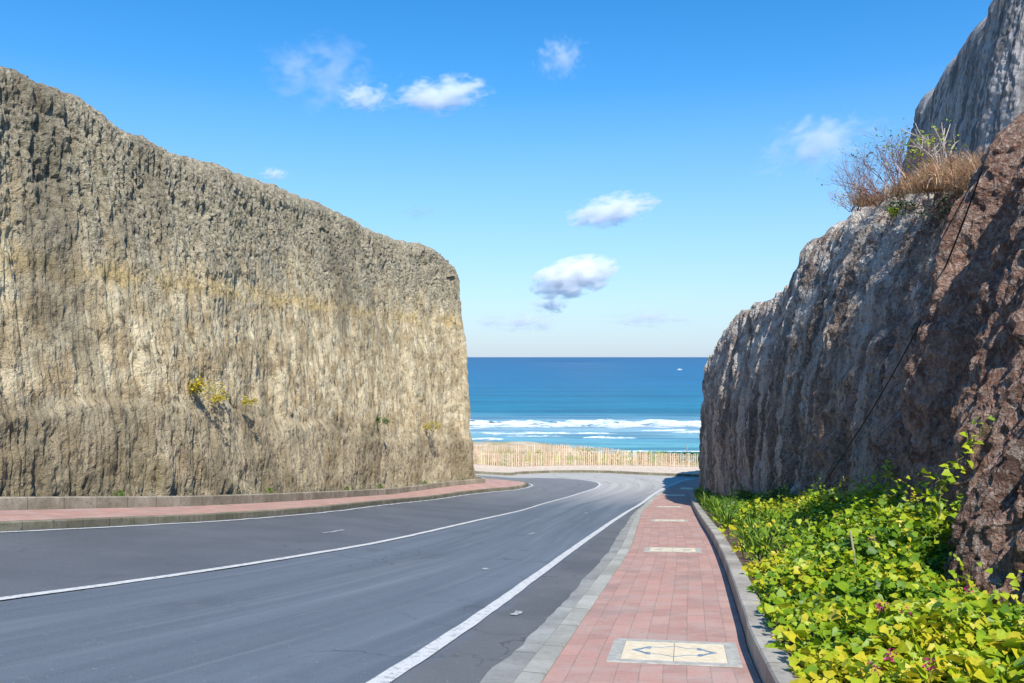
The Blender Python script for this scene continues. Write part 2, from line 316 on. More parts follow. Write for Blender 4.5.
MT = {
 'cl': mat_cliff_left(), 'cr': mat_cliff_right(), 'tw': mat_tower(), 'road': mat_road(), 'pav': mat_pavers('pink_pavers'),
 'kerb': mat_concrete('kerb_concrete', (.34, .33, .28), (.46, .45, .40), 1.0, .35), 'kerb_old': mat_concrete('mossy_kerb_concrete', (.19, .17, .12), (.30, .27, .195), .6, .7, .45),
 'wall': mat_concrete('retaining_concrete', (.34, .31, .26), (.50, .46, .39), .95, .45, .12), 'gutter': mat_concrete('gutter_concrete', (.26, .26, .24), (.37, .37, .34), 2.5, .5),
 'lowwall': mat_concrete('aged_wall_concrete', (.27, .235, .17), (.45, .39, .30), .8, .6, .3),
 'paint': mat_paint(), 'sea': mat_sea(), 'foam': mat_foam(), 'ground': mat_terrain(), 'tile': mat_tile(),
 'inlay': simple('blue_grey_inlay', (.20, .26, .32), .7, .3, 20), 'frame': simple('tile_frame_concrete', (.40, .39, .34), .85, .2, 12),
 'sand': simple('sandy_paving', (.56, .47, .37), .9, .15, 4), 'soil': simple('dry_soil', (.13, .085, .055), .95, .4, 9, .8),
 'bamboo': None, 'faded': simple('faded_marking_paint', (.36, .37, .37), .8, .35, 25),
 'gc': mat_leaf('yellow_green_leaf', [(0, (.035, .10, .012)), (.25, (.09, .20, .012)), (.58, (.23, .37, .014)), (.84, (.44, .52, .02)), (1, (.64, .54, .03))]),
 'strap': mat_leaf('green_strap_leaf', [(0, (.045, .12, .015)), (.5, (.11, .24, .02)), (1, (.26, .36, .04))]),
 'dark': mat_leaf('dark_green_leaf', [(0, (.012, .04, .012)), (.5, (.03, .085, .02)), (1, (.08, .16, .03))], .2),
 'mid': mat_leaf('mid_green_leaf', [(0, (.03, .09, .012)), (.5, (.07, .17, .02)), (1, (.16, .27, .03))], .3),
 'vine': mat_leaf('lime_leaf', [(0, (.22, .36, .02)), (.5, (.40, .50, .02)), (1, (.55, .58, .03))]),
 'yel': mat_leaf('yellow_leaf', [(0, (.36, .36, .02)), (.5, (.55, .46, .03)), (1, (.66, .46, .06))]),
 'flower': mat_leaf('magenta_petal', [(0, (.25, .01, .10)), (.5, (.42, .02, .17)), (1, (.55, .05, .22))], .25),
 'dry': mat_leaf('dry_grass_blade', [(0, (.30, .15, .08)), (.5, (.58, .36, .20)), (1, (.78, .58, .36))], .3, .8),
 'bark': simple('grey_twig_bark', (.26, .14, .12), .9, .3, 20), 'pale_bark': simple('bleached_bark', (.50, .42, .36), .9, .2, 20),
 'stem': simple('green_stem', (.16, .17, .05), .8, .3, 20), 'stake': simple('weathered_stake_wood', (.45, .36, .24), .9, .3, 30),
 'cable': simple('black_cable_sheath', (.012, .012, .013), .5, .1, 20), 'white': simple('white_boat_paint', (.78, .78, .76), .5, .05, 3),
}
def mat_bamboo():
    m = M('bleached_bamboo', .9, .15); ob = m.obj(); n = m.noise(m.mp(ob, (9, 9, .4)), 1, 3, .6); f = m.noise(ob, 3, 4)
    c = m.mix(m.rng(n, .35, .65), (.50, .35, .25), (.80, .64, .48)); m.color(m.mix(m.math('MULTIPLY', m.rng(f, .45, .65), .35), c, (.36, .27, .19))); return m.m
MT['bamboo'] = mat_bamboo()

# ------------------------------------------------------------------ terrain, sea
def frame_up(z0, zs): return z0+zs
xs = np.concatenate([np.linspace(-400, -45, 30), np.linspace(-42, 42, 141), np.linspace(45, 400, 30)])
ys = np.concatenate([np.linspace(-120, -12, 18), np.linspace(-10, 80, 151), np.linspace(83, 260, 60)])
X, Y = np.meshgrid(xs, ys)
Z = G(np.clip(X, -30, 30), np.maximum(Y, -12)) - .06
beyond = sstep(53.5, 58, Y)
berm = -7.0+.35*fbm(X*.15, Y*.15, 3)+.12*fbm(X*.9, Y*.9, 4)
berm = berm-sstep(2, 16, X)*1.25*sstep(54, 66, Y)-.35*sstep(5.5, 7.5, X)*sstep(60, 66, Y)
Z = Z*(1-beyond)+(berm)*beyond
Z = Z-sstep(69, 190, Y)*17.5-sstep(68, 76, Y)*1.2
me = np_mesh('ground', np.stack([X, Y, Z], -1).reshape(-1, 3), grid_faces(len(ys), len(xs)))
tag(link('ground', me, MT['ground']), kind='structure')
xs = np.concatenate([-np.geomspace(60000, 60, 40), np.linspace(-50, 50, 12), np.geomspace(60, 60000, 40)])
ys = np.concatenate([np.linspace(120, 400, 40), np.geomspace(420, 90000, 60)])
X, Y = np.meshgrid(xs, ys)
SEA = -22.0
me = np_mesh('sea', np.stack([X, Y, np.full_like(X, SEA)], -1).reshape(-1, 3), grid_faces(len(ys), len(xs)))
tag(link('sea', me, MT['sea']), kind='structure')

# ------------------------------------------------------------------ road
CL = smooth_line([(-7.6, .5), (-6.0, 4.6), (-4.75, 7.95), (-3.95, 10.4), (-3.2, 13.2), (-2.36, 16.84), (-.94, 25.15), (.2, 31.5), (1.35, 37.2), (3.2, 42.2), (4.5, 45.2), (4.7, 47.2), (3.4, 48.6), (.8, 49.1), (-6, 48.9), (-20, 48.4)], .3)
RL = smooth_line([(-2.3, .2), (-.94, 6.09), (-.34, 9.03), (.36, 12.7), (1.77, 19.69), (3.4, 27.5), (5.15, 35.4), (7.0, 42.2), (8.7, 46.4), (10.0, 48.4), (12, 49.6)], .3)
def side(P, line):
    s = arclen(line); n = normals2(line); best = np.full(len(P), 1e9); lat = np.zeros(len(P)); al = np.zeros(len(P))
    for i in range(0, len(line)):
        d = P-line[i]; r = np.hypot(d[:, 0], d[:, 1]); k = r < best
        best = np.where(k, r, best)
        l = -(d@n[i]); lat = np.where(k, l, lat); al = np.where(k, s[i]-d@np.array([n[i][1], -n[i][0]])*-1, al)
    return lat, al
xs = np.linspace(-24, 15, 196); ys = np.linspace(-8, 53.5, 250)
X, Y = np.meshgrid(xs, ys); P = np.stack([X, Y], -1).reshape(-1, 2)
la, al = side(P, CL); lb, _ = side(P, RL)
Z = G(X, Y)+.006*fbm(X*.8, Y*.8, 8)
me = np_mesh('road', np.stack([X, Y, Z], -1).reshape(-1, 3), grid_faces(len(ys), len(xs)), np.stack([la, al], 1), np.stack([lb, al], 1))
tag(link('road', me, MT['road']), kind='structure')

def ribbon(name, line, w, mat, dz=.008, off=0.0, ragged=0.0, seed=0, parent=None):
    """flat strip following the ground"""
    c = line[:, :2]; n = normals2(c); s = arclen(c); ks = np.linspace(-.5, .5, 4 if w > .4 else 2)
    V = []; U = []
    for k in ks:
        ww = w*k+off
        rg = ragged*fbm(s*2.5, s*0+seed, seed+11) if abs(k) > .49 else 0
        p = c-n*(np.asarray(ww+rg))[..., None] if np.ndim(ww+rg) else c-n*ww
        z = G(p[:, 0], p[:, 1])+dz
        V.append(np.column_stack([p, z])); U.append(np.column_stack([s, np.full(len(s), w*k)]))
    return link(name, np_mesh(name, np.concatenate(V), grid_faces(len(ks), len(c)), np.concatenate(U)), mat, parent)
def seg(line, a, b):
    s = arclen(line); return line[(s >= a) & (s <= b)]
tag(ribbon('road_marking', CL[CL[:, 1] < 47.3], .12, MT['paint'], .012, 0, .015, 1), kind='structure')
tag(ribbon('road_marking', RL[RL[:, 0] < 11], .145, MT['paint'], .012, 0, .012, 2), kind='structure')

LK = smooth_line([(-15.5, -2), (-11.5, 5), (-9.2, 10.0), (-7.95, 13.0), (-7.05, 15.6), (-6.2, 18.3), (-5.25, 23), (-4.5, 29), (-3.6, 35), (-2.5, 39.6), (-1.2, 42.4), (.1, 44.3), (.75, 45.4), (.85, 46.3), (.2, 46.95), (-1.2, 47.1), (-4, 46.95), (-12, 46.8), (-22, 46.8)], .2)
LW = smooth_line([(-16.6, -1.0), (-13.2, 5), (-10.4, 11.6), (-9.05, 15.1), (-8.3, 17.2), (-7.35, 20), (-6.31, 25.5), (-5.25, 33), (-4.4, 38.2), (-3.2, 42.1), (-1.9, 44.4), (-1.4, 45.3), (-2.0, 46.1), (-4, 46.3), (-12, 46.2), (-22, 46.2)], .2)
tag(ribbon('road_marking', LK[(LK[:, 1] < 47.2) & (LK[:, 0] > -14)], .09, MT['paint'], .012, .20, .05, 3), kind='structure')
for (x, y, l) in ((-3.64, 17.6, 1.1), (.46, 20.9, .5), (.05, 9.36, .28), (-.4, 13.2, .22), (2.6, 30.5, .5)):
    i = int(np.argmin(np.hypot(*(CL-np.array([x, y])).T))); d = CL[min(i+2, len(CL)-1)]-CL[i]; d /= np.hypot(*d)
    ln = np.array([[x, y]+d*t for t in np.linspace(-l/2, l/2, 8)])
    tag(ribbon('road_marking', ln, .08, MT['faded'], .012, 0, .09, int(y)), kind='structure')

def prism_between(name, A, B, z_of, h, mat, skirt=.25, mat_dz=0, parent=None, uvs=(1, 1), nb=3):
    """solid strip between line A and line B (same count), top at ground+h, with skirts down"""
    n = len(A); s = arclen(A); V = []; U = []
    def row(p, z, v): V.append(np.column_stack([p, z])); U.append(np.column_stack([s, np.full(n, v)]))
    w = np.hypot(*(B-A).T).mean()
    za = z_of(A[:, 0], A[:, 1]); zb = z_of(B[:, 0], B[:, 1]); ch = min(.015, h*.2) if h > 0 else 0
    row(A, za+h-skirt-h, -h-.2); row(A, za+h-ch, -ch)
    for t in np.linspace(0, 1, nb):
        tt = min(max(t, ch/w), 1-ch/w)
        p = A*(1-tt)+B*tt; row(p, za*(1-tt)+zb*tt+h, tt*w)
    row(B, zb+h-ch, w+ch); row(B, zb-skirt, w+h+.2)
    k = len(V)
    return link(name, np_mesh(name, np.concatenate(V), grid_faces(k, n), np.concatenate(U), smooth=False), mat, parent)
def resample(line, n): s = arclen(line); t = np.linspace(0, s[-1], n); return np.column_stack([np.interp(t, s, line[:, 0]), np.interp(t, s, line[:, 1])])
def offset(line, d): return line[:, :2]-normals2(line)*d      # + = to the right of travel

# left footpath
n = 260; A = resample(LK, n); Bk = offset(A, -.16)
tag(prism_between('kerb', A, Bk, G, .14, MT['kerb_old']), kind='structure')
C2 = resample(LW, n)
# match each kerb point to the nearest wall point, monotone
idx = np.maximum.accumulate([int(np.argmin(np.hypot(*(C2-b).T))) for b in Bk]); Cn = C2[idx]
k = np.exp(-np.linspace(-2, 2, 9)**2); k /= k.sum()
Cn = np.column_stack([np.convolve(np.pad(Cn[:, j], 4, mode='edge'), k, 'valid') for j in (0, 1)])
tag(prism_between('pavement', Bk, Cn, G, .135, MT['pav'], nb=5), kind='structure')
LWo = offset(C2, -.17)
lw = prism_between('low_wall', C2, LWo, G, .36, MT['lowwall'])
tag(lw, 'low aged concrete edging wall along the foot of the left cliff', 'wall')

# right pavement
XL = smooth_line([(-1.5, -2.5), (-.95, 0), (.26, 6.4), (1.27, 11.4), (2.26, 16.4), (3.45, 23.4), (4.87, 31.6), (6.7, 39.8), (8.1, 44), (9.4, 46.8), (10.6, 48.3), (12, 49.2)], .2)
XR = smooth_line([(.15, -2.5), (.7, 0), (1.84, 6.42), (2.24, 8.35), (3.22, 13), (4.2, 18), (5.18, 23.4), (6.75, 31.8), (8.25, 39.5), (8.85, 41.5), (10.1, 43.9), (12.0, 46), (14.0, 47.4), (16, 48.3)], .2)
n = 320; A = resample(XL, n); Bx = resample(XR, n)
rag = A.copy()
KL = offset(A, -.19)
tag(prism_between('kerb', KL, A, G, .085, MT['kerb']), kind='structure')
tag(prism_between('pavement', A, Bx, G, .08, MT['pav'], nb=6), kind='structure')
s = arclen(A)
wd = .22+.03*fbm(s*1.2, s*0, 21)+.02*fbm(s*5, s*0, 22)+.07*np.exp(-((s-9.2)/.5)**2)-.1*sstep(20, 36, s)
GL = KL+normals2(A)*wd[:, None]
m_ = (A[:, 1] < 40)
tag(prism_between('gutter', GL[m_], KL[m_], G, .014, MT['gutter'], .1, nb=5), kind='structure')
# retaining wall on the right of the pavement
m_ = XR[:, 1] < 41.3; W = XR[m_]; jog = .03*np.round(fbm(arclen(W)/1.9, W[:, 0]*0, 31)*2)
W = resample(W, 220)
hr = .27
rw = prism_between('retaining_wall', W, offset(W, .2), G, hr, MT['wall']); tag(rw, 'low weathered concrete retaining wall edging the planted bed', 'wall')

# far pavement and fence
FK = resample(smooth_line([(-25, 48.9), (-15, 49.0), (-1.62, 49.6), (.5, 50.6), (2.6, 51.15), (5.3, 51.15), (7.8, 50.3), (10.3, 49.55), (12, 49.25), (16, 48.9), (24, 48.5)], .3), 160)
FB = resample(smooth_line([(-25, 51.8), (-15, 52.0), (-1.7, 53), (.5, 53.5), (3, 54.0), (5.5, 54.0), (8, 53.9), (11.5, 53.1), (13, 52.8), (18, 52.2), (26, 51.6)], .3), 160)
tag(prism_between('kerb', FK, offset(FK, -.15), G, .14, MT['kerb_old']), kind='structure')
tag(prism_between('pavement', offset(FK, -.15), FB, G, .13, MT['sand'], nb=4), kind='structure')

def tube(path, r, k=5):
    """returns V,F for a tapered tube along path; r scalar or array"""
    P = np.asarray(path, float); n = len(P); r = np.broadcast_to(np.asarray(r, float), (n,))
    T = np.gradient(P, axis=0); T /= np.linalg.norm(T, axis=1)[:, None]+1e-9
    ref = np.array([0, 0, 1.0]) if abs(T[:, 2]).mean() < .8 else np.array([1.0, 0, 0])
    a = np.cross(T, ref); a /= np.linalg.norm(a, axis=1)[:, None]+1e-9; b = np.cross(T, a)
    th = np.arange(k)/k*2*math.pi
    V = (P[:, None]+r[:, None, None]*(np.cos(th)[None, :, None]*a[:, None]+np.sin(th)[None, :, None]*b[:, None])).reshape(-1, 3)
    Fc = []
    for i in range(n-1):
        for j in range(k): Fc.append((i*k+j, i*k+(j+1) % k, (i+1)*k+(j+1) % k, (i+1)*k+j))
    Fc.append(tuple([(k-1-j) for j in range(4)]) if k >= 4 else (0, 1, 2, 2)); Fc.append(((n-1)*k, (n-1)*k+1, (n-1)*k+2, (n-1)*k+3))
    return V, np.array(Fc)
class MB:
    def __init__(s): s.V = []; s.F = []; s.U = []; s.n = 0
    def add(s, V, Fc, uv=None):
        V = np.asarray(V, float); s.V.append(V); s.F.append(np.asarray(Fc)+s.n); s.n += len(V)
        s.U.append(np.broadcast_to(np.asarray(uv if uv is not None else (.5, .5), float), (len(V), 2)))
    def box(s, c, d, rz=0):
        x, y, z = np.array(d)/2; V = np.array([(a*x, b*y, e*z) for a in (-1, 1) for b in (-1, 1) for e in (-1, 1)])
        cr, sr = math.cos(rz), math.sin(rz); V = V@np.array([[cr, sr, 0], [-sr, cr, 0], [0, 0, 1]])+np.array(c)
        s.add(V, [(0, 1, 3, 2), (4, 6, 7, 5), (0, 4, 5, 1), (2, 3, 7, 6), (0, 2, 6, 4), (1, 5, 7, 3)])
    def tube(s, p, r, k=5, uv=None): s.add(*tube(p, r, k), uv)
    def build(s, name, mat, parent=None, smooth=False):
        return link(name, np_mesh(name, np.concatenate(s.V), np.concatenate(s.F), np.concatenate(s.U), smooth=smooth), mat, parent)

def picket_fence(line, zf, h, gap, label, post_every=3.2, seed=0):
    s = arclen(line); L = s[-1]; t = empty('picket_fence', (float(line[0][0]), float(line[0][1]), float(zf(line[0][0], line[0][1])))); org = np.array(t.location)
    tag(t, label, 'fence'); p = MB(); rd = random.Random(seed)
    at_ = lambda q: (np.interp(q, s, line[:, 0]), np.interp(q, s, line[:, 1]))
    q = 0
    while q < L:
        x, y = at_(q); x2, y2 = at_(min(q+.05, L)); rz = math.atan2(y2-y, x2-x+1e-6); hh = h*(1+rd.uniform(-.07, .05)); z = float(zf(x, y))
        p.box(np.array([x, y, z+hh/2+.03])-org, (rd.uniform(.045, .075), .018, hh), rz+rd.uniform(-.1, .1)); q += gap*rd.uniform(.85, 1.15)
    p.build('pickets', MT['bamboo'], t)
    for k, e in enumerate((.28, .78)):
        r = MB(); qs = np.linspace(0, L, int(L)); pts = [(*at_(v), float(zf(*at_(v)))+h*e) for v in qs]; pts = [(x, y+.03, z) for x, y, z in pts]
        r.tube(np.array(pts)-org, .02, 4); r.build('rail', MT['stake'], t)
    q = 0
    while q < L:
        x, y = at_(q); z = float(zf(x, y)); b = MB(); b.box(np.array([x, y+.07, z+h*.53])-org, (.08, .08, h*1.1)); b.build('post', MT['stake'], t); q += post_every
fz = lambda x, y: G(x, y)+.12
picket_fence(smooth_line([(-20, 51.3), (-1.7, 52.7), (3, 53.6), (8, 53.55), (11.5, 52.8), (18, 52.0)], .3), fz, .80, .115, 'pale slatted bamboo fence along the far pavement at the bend', seed=3)
def bz(x, y): return -7.12-sstep(2, 16, x)*1.35*sstep(54, 66, y)
picket_fence(smooth_line([(-22, 62), (-4, 62), (4, 62.5), (7.5, 63), (12.5, 64)], .3), bz, .72, .13, 'second bleached picket fence on the dune behind the roadside fence', seed=4)

# ------------------------------------------------------------------ cliffs
def cliff(name, base, ztop, zbot, batter, spine, disp, uv2f, mat, label, res=.0019, wall_pw=1.6, crest=.9, nz=None, smin=.03, smax=.5):
    c = smooth_line(base, .12); k = np.exp(-np.linspace(-2, 2, 13)**2); k /= k.sum()
    c = np.column_stack([np.convolve(np.pad(c[:, j], 6, mode='edge'), k, 'valid') for j in (0, 1)])
    s = arclen(c); q = 0; ss = []
    while q < s[-1]:
        x, y = np.interp(q, s, c[:, 0]), np.interp(q, s, c[:, 1]); ss.append(q)
        vis = 1 if (y > 4 and abs(x) < .72*y+1.5) else 5
        q += min(smax, max(smin, math.hypot(x, y)*res)*vis)
    ss = np.array(ss); cx = np.interp(ss, s, c[:, 0]); cy = np.interp(ss, s, c[:, 1])
    n = normals2(np.column_stack([np.interp(ss, s, c[:, 0]), np.interp(ss, s, c[:, 1])]))
    k2 = np.exp(-np.linspace(-2, 2, 41)**2); k2 /= k2.sum(); n = np.column_stack([np.convolve(np.pad(n[:, j], 20, mode='edge'), k2, 'valid') for j in (0, 1)])
    zt = ztop(ss); zb = zbot(cx, cy); bt = batter(ss)
    rows = []; U1 = []; U2 = []
    def add(off, z, amp, z_for):
        d = disp(ss, z_for, z_for-zt)*amp
        x = cx+n[:, 0]*(off-d); y = cy+n[:, 1]*(off-d)
        rows.append(np.column_stack([x, y, z])); U1.append(np.column_stack([ss, z_for])); U2.append(uv2f(ss, z_for, zt, cx, cy))
    Hm = float(np.max(zt-zb)); nzr = nz or int(Hm/.055)
    for t in np.linspace(0, 1, nzr):
        z = zb+(zt-crest-zb)*t
        add(bt*t**wall_pw, z, 1, z)
    for a in np.linspace(0, 1, 18)[1:]:
        th = a*math.pi/2
        off = bt+crest*(.85*sstep(.80, 1.05, bt)+.4)*.7*(1-math.cos(th)); z = zt-crest+crest*math.sin(th)
        zr = z+.10*fbm(ss*2.2, ss*0+a*3, 55)*a+.07*vnoise(ss*7, a*6+ss*0, 56)*a
        add(off, zr, 1-.35*a, zt-crest+crest*a*1.2)
    last = rows[-1]; sp = spine(ss)
    for a in np.linspace(0, 1, 40)[1:]**1.5:
        p = last[:, :2]*(1-a)+sp*a; z = last[:, 2]+.3*fbm(p[:, 0]*.5, p[:, 1]*.5, 61)*min(1, a*6)+.12*fbm(p[:, 0]*3, p[:, 1]*3, 62)*min(1, a*12)
        rows.append(np.column_stack([p, z])); U1.append(np.column_stack([ss, zt+a*5])); U2.append(uv2f(ss, zt, zt, cx, cy))
    nr, nc = len(rows), len(ss)
    o = link(name, np_mesh(name, np.concatenate(rows), grid_faces(nr, nc), np.concatenate(U1), np.concatenate(U2), smooth=False), mat)
    tag(o, label, 'cliff', kind='structure'); return o

LB = [(-24, -6), (-18, 0), (-13.2, 7), (-10.9, 11.5), (-9.4, 15.2), (-8.65, 17.4), (-7.7, 20.2), (-6.65, 25.6), (-5.55, 33), (-4.65, 38.3), (-3.4, 42.2), (-2.35, 44.0), (-1.75, 44.9), (-1.9, 45.75), (-3.0, 46.15), (-6, 46.2), (-14, 46.0), (-26, 45.8)]
LT = np.array([(0, 6.3), (20, 6.0), (26, 6.0), (28, 6.05), (29.5, 5.98), (31, 5.6), (34, 5.5), (37, 5.65), (41, 5.88), (46, 5.95), (50, 5.8), (52.5, 5.7), (54.2, 5.75), (55.2, 5.5), (56.2, 4.9), (57.4, 4.2), (58.8, 4.3), (62, 5.5), (90, 6)])
ZL = np.array([(0, -1), (27, -1.0), (33, -1.25), (37, -1.85), (41, -2.5), (46, -3.2), (54, -4.0), (57, -4.3), (90, -4)])
def dispL(s, z, rel):
    zl = np.interp(s, ZL[:, 0], ZL[:, 1]); up = sstep(-4.6, -1.2, rel); lo = 1-sstep(-.15, .12, z-zl+.35*fbm(s*.8, s*0, 5, 4, .6))
    d = .40*fbm(s*.22, z*.10, 1, 3)+.10*fbm(s*1.0, z*.25, 2, 3)
    rid = np.abs(fbm(s*2.1+.5*vnoise(s*.5, z*.5, 9), z*.18, 3, 3)); d = d-.30*(.10-rid)*(rid < .10)
    d = d+.03*vnoise(s*6, z*1.2, 4)+.025*vnoise(s*13, z*3, 41)+.10*fbm(s*1.3, z*1.1, 42, 4, .55)
    m1, r1 = cells(s*4.2+.5*vnoise(s*4, z*4, 31), z*1.5, 6); hole = np.maximum(0, .40-m1)*(r1 > .62-.2*up)
    m2, r2 = cells(s*9+vnoise(s*9, z*9, 32), z*6, 7); hole2 = np.maximum(0, .45-m2)*(r2 > .5-.2*up)
    d = d-hole*(.07+.24*up)-hole2*(.05+.10*up)
    m3, r3 = cells(s*1.1+.8*vnoise(s*3, z*3, 33), z*.6, 12); d = d-np.maximum(0, .33-m3)*(r3 > .70)*(.10+.4*up)
    d = d+.045*fbm(s*8, z*3.5, 13, 3, .65)*(.6+.8*up)
    d = d-.10*np.maximum(0, fbm(s*3.2, z*.55, 34, 3)-.12)*4*.5
    d = d-.07*np.maximum(0, .16-np.abs(vnoise(s*4.5+.3*vnoise(s*2, z*.4, 44), z*.10, 43)))*6*(.5+.5*up)-.33
    # pick marks on the cut face under the ledge
    d = d+lo*(.11+.05*vnoise(s*5+z*1.2, z*.4, 15)+.08*fbm(s*.6, z*.2, 16))
    return d
def uvL(s, z, zt, cx, cy):
    zl = np.interp(s, ZL[:, 0], ZL[:, 1]); return np.column_stack([z-zl+0*s, z-zt])
SPL = np.array([(0, -40, -6), (26, -26, 18), (45, -17, 36), (55, -11, 41), (60, -11, 42), (66, -16, 42.5), (90, -30, 42)])
cliff('cliff', LB, lambda s: np.interp(s, LT[:, 0], LT[:, 1])+.10*fbm(s*.9, s*0, 71)+.07*fbm(s*4, s*0, 72), lambda x, y: G(x, y)-.2,
      lambda s: np.interp(s, [0, 50, 56, 58, 64, 90], [1.2, 1.15, .85, .85, 1.0, 1.2]), lambda s: np.column_stack([np.interp(s, SPL[:, 0], SPL[:, 1]), np.interp(s, SPL[:, 0], SPL[:, 2])]),
      dispL, uvL, MT['cl'], 'tall pale tan limestone cliff with grey pitted crust left of the road', crest=.75)

RB = [(20, 46), (12.5, 45.2), (10.2, 43.6), (9.35, 41.8), (8.9, 39.4), (8.2, 33), (7.75, 26.5), (7.05, 18), (6.3, 13.5), (5.7, 11), (5.05, 9.3), (4.5, 8.0), (4.35, 6.8), (4.9, 5), (6.5, 2), (9, -3)]
RT = np.array([(0, 1.5), (7.5, 1.2), (9.4, .6), (10.7, 0), (12.2, -.2), (13.5, .25), (15.3, .75), (16.7, 1.0), (18.3, 1.25), (20, 1.45), (21.6, 1.6), (23, 1.75), (24.5, 1.85), (26, 2.05), (27.2, 2.35), (28.2, 3.35), (29.5, 3.75), (31, 3.95), (32.2, 3.95), (33.8, 3.85), (35.3, 3.7), (36.7, 3.5), (38.5, 3.2), (39.9, 3.0), (41.1, 2.95), (41.9, 3.15), (42.9, 3.5), (44.2, 3.7), (45.1, 2.4), (46.2, 1.1), (60, .9)])  # out-of-view near end lowered so the sun reaches the planted bed
def dispR(s, z, rel):
    d = .55*fbm(s*.45, z*.08, 101, 3)
    w = s+.5*vnoise(s*.3, z*.35, 102)
    rid = np.abs(vnoise(w*.75, z*.12, 103)); d = d+.5*np.minimum(rid, .3)*1.6-.25
    rid = np.abs(fbm(w*2.2, z*.25, 104, 2)); d = d-.35*np.maximum(0, .2-rid)
    d = d+.17*fbm(s*2.4, z*.55, 105, 4, .6)+.10*fbm(s*7, z*3.2, 106, 4, .65)-.14*np.abs(fbm(s*3.1, z*.9, 109, 3))+.10*(np.floor(3*fbm(s*.8, z*1.3, 110, 3))/3)
    m1, r1 = cells(s*2.2, z*1.4, 107); d = d-np.maximum(0, .42-m1)*(r1 > .55)*.35
    m2, r2 = cells(s*7, z*4.5, 108); d = d-np.maximum(0, .45-m2)*(r2 > .4)*.12
    # hollow under the rim of the near part, buttress foot flaring out close by
    d = d-.25*sstep(29, 33, s)*sstep(-1.2, -.2, rel)
    d = d+sstep(42.5, 45.5, s)*(.40*(1-sstep(-2.8, 1.2, z)))
    d = d+.25*np.exp(-((s-42.6)/.5)**2)
    return d*np.where(s < 28, .75, 1.0)+.16*(1-sstep(16, 26, s))+.10
uvR = lambda s, z, zt, cx, cy: np.column_stack([cy+0*s, z-zt])
SPR = np.array([(0, 20, 42), (9, 15, 41), (15, 16, 37), (27, 19, 29), (34, 22, 20), (41, 22, 12), (46, 20, 7), (60, 22, -3)])
cliff('cliff', RB, lambda s: np.interp(s, RT[:, 0], RT[:, 1])+.32*fbm(s*1.1, s*0, 171)+.22*fbm(s*4, s*0, 172), lambda x, y: G(x, y)-.25,
      lambda s: np.interp(s, [0, 10, 14, 27, 31, 40, 43, 46, 60], [.8, .35, .45, .8, 1.3, 1.35, 1.0, .9, .8]), lambda s: np.column_stack([np.interp(s, SPR[:, 0], SPR[:, 1]), np.interp(s, SPR[:, 0], SPR[:, 2])]),
      dispR, uvR, MT['cr'], 'dark stained fluted limestone cliff right of the planted bed', crest=.8, smin=.022, res=.0021, wall_pw=2.3)
TB = [(22.2, 50), (19.5, 40), (18.0, 34), (17.9, 32), (19.2, 30), (25, 26), (36, 20)]
def dispT(s, z, rel):
    return .4*fbm(s*.3, z*.1, 201, 3)+.22*fbm(s*1.6, z*.2, 202, 3)+.10*fbm(s*3, z*2, 203, 3)+.09*fbm(s*8, z*4, 204, 3)
cliff('cliff', TB, lambda s: 15.5+.6*fbm(s*.4, s*0, 271), lambda x, y: 1.0+0*x, lambda s: 1.5+0*s,
      lambda s: np.column_stack([26+s*.35, 44-s*.35]), dispT, uvR, MT['tw'], 'high grey fluted rock face rising behind the grassy rim on the right', wall_pw=2.2, crest=2.0, res=.003)

# ------------------------------------------------------------------ planted bed
def kerbX(y): return np.interp(y, W[:, 1], W[:, 0])+.2
_rb = smooth_line(RB, .2); _rb = _rb[(_rb[:, 1] < 41.5) & (_rb[:, 1] > -3)]; _o = np.argsort(_rb[:, 1])
def wallX(y): return np.interp(y, _rb[_o, 1], _rb[_o, 0])+.1
ys = np.linspace(-1, 41, 130); ws = np.linspace(0, 1.15, 12)
YY, WW = np.meshgrid(ys, ws, indexing='ij'); XX = kerbX(YY)-.01+(wallX(YY)+.1-kerbX(YY))*WW
SZ = G(XX, YY)+.19+.12*WW+.05*fbm(XX*2, YY*2, 81)
tag(link('soil', np_mesh('soil', np.stack([XX, YY, SZ], -1).reshape(-1, 3), grid_faces(len(ys), len(ws))), MT['soil']), kind='structure')
def mound(y, w):
    H = np.interp(y, [3, 6, 7.5, 9, 12, 18, 24, 40], [.34, .40, .50, .85, .95, .8, .5, .3])
    H = H*(1-.55*sstep(.7, 1.0, w)*(1-sstep(8.2, 9.5, y)))
    return .10+H*np.clip(w, 0, 1)**.75*(1+.9*fbm(y*.9, w*2.5, 83))+.28*fbm(y*2.2, w*5, 84)
HEART = np.array([(0, 0, 0), (-.40, -.06, .05), (-.46, .38, .09), (0, 1, -.10), (.46, .38, .09), (.40, -.06, .05)]); HF = np.array([(0, 3, 2, 1), (0, 5, 4, 3)])
OVAL = np.array([(0, 0, 0), (-.22, .3, .04), (-.20, .68, .04), (0, 1, -.08), (.20, .68, .04), (.22, .3, .04)])
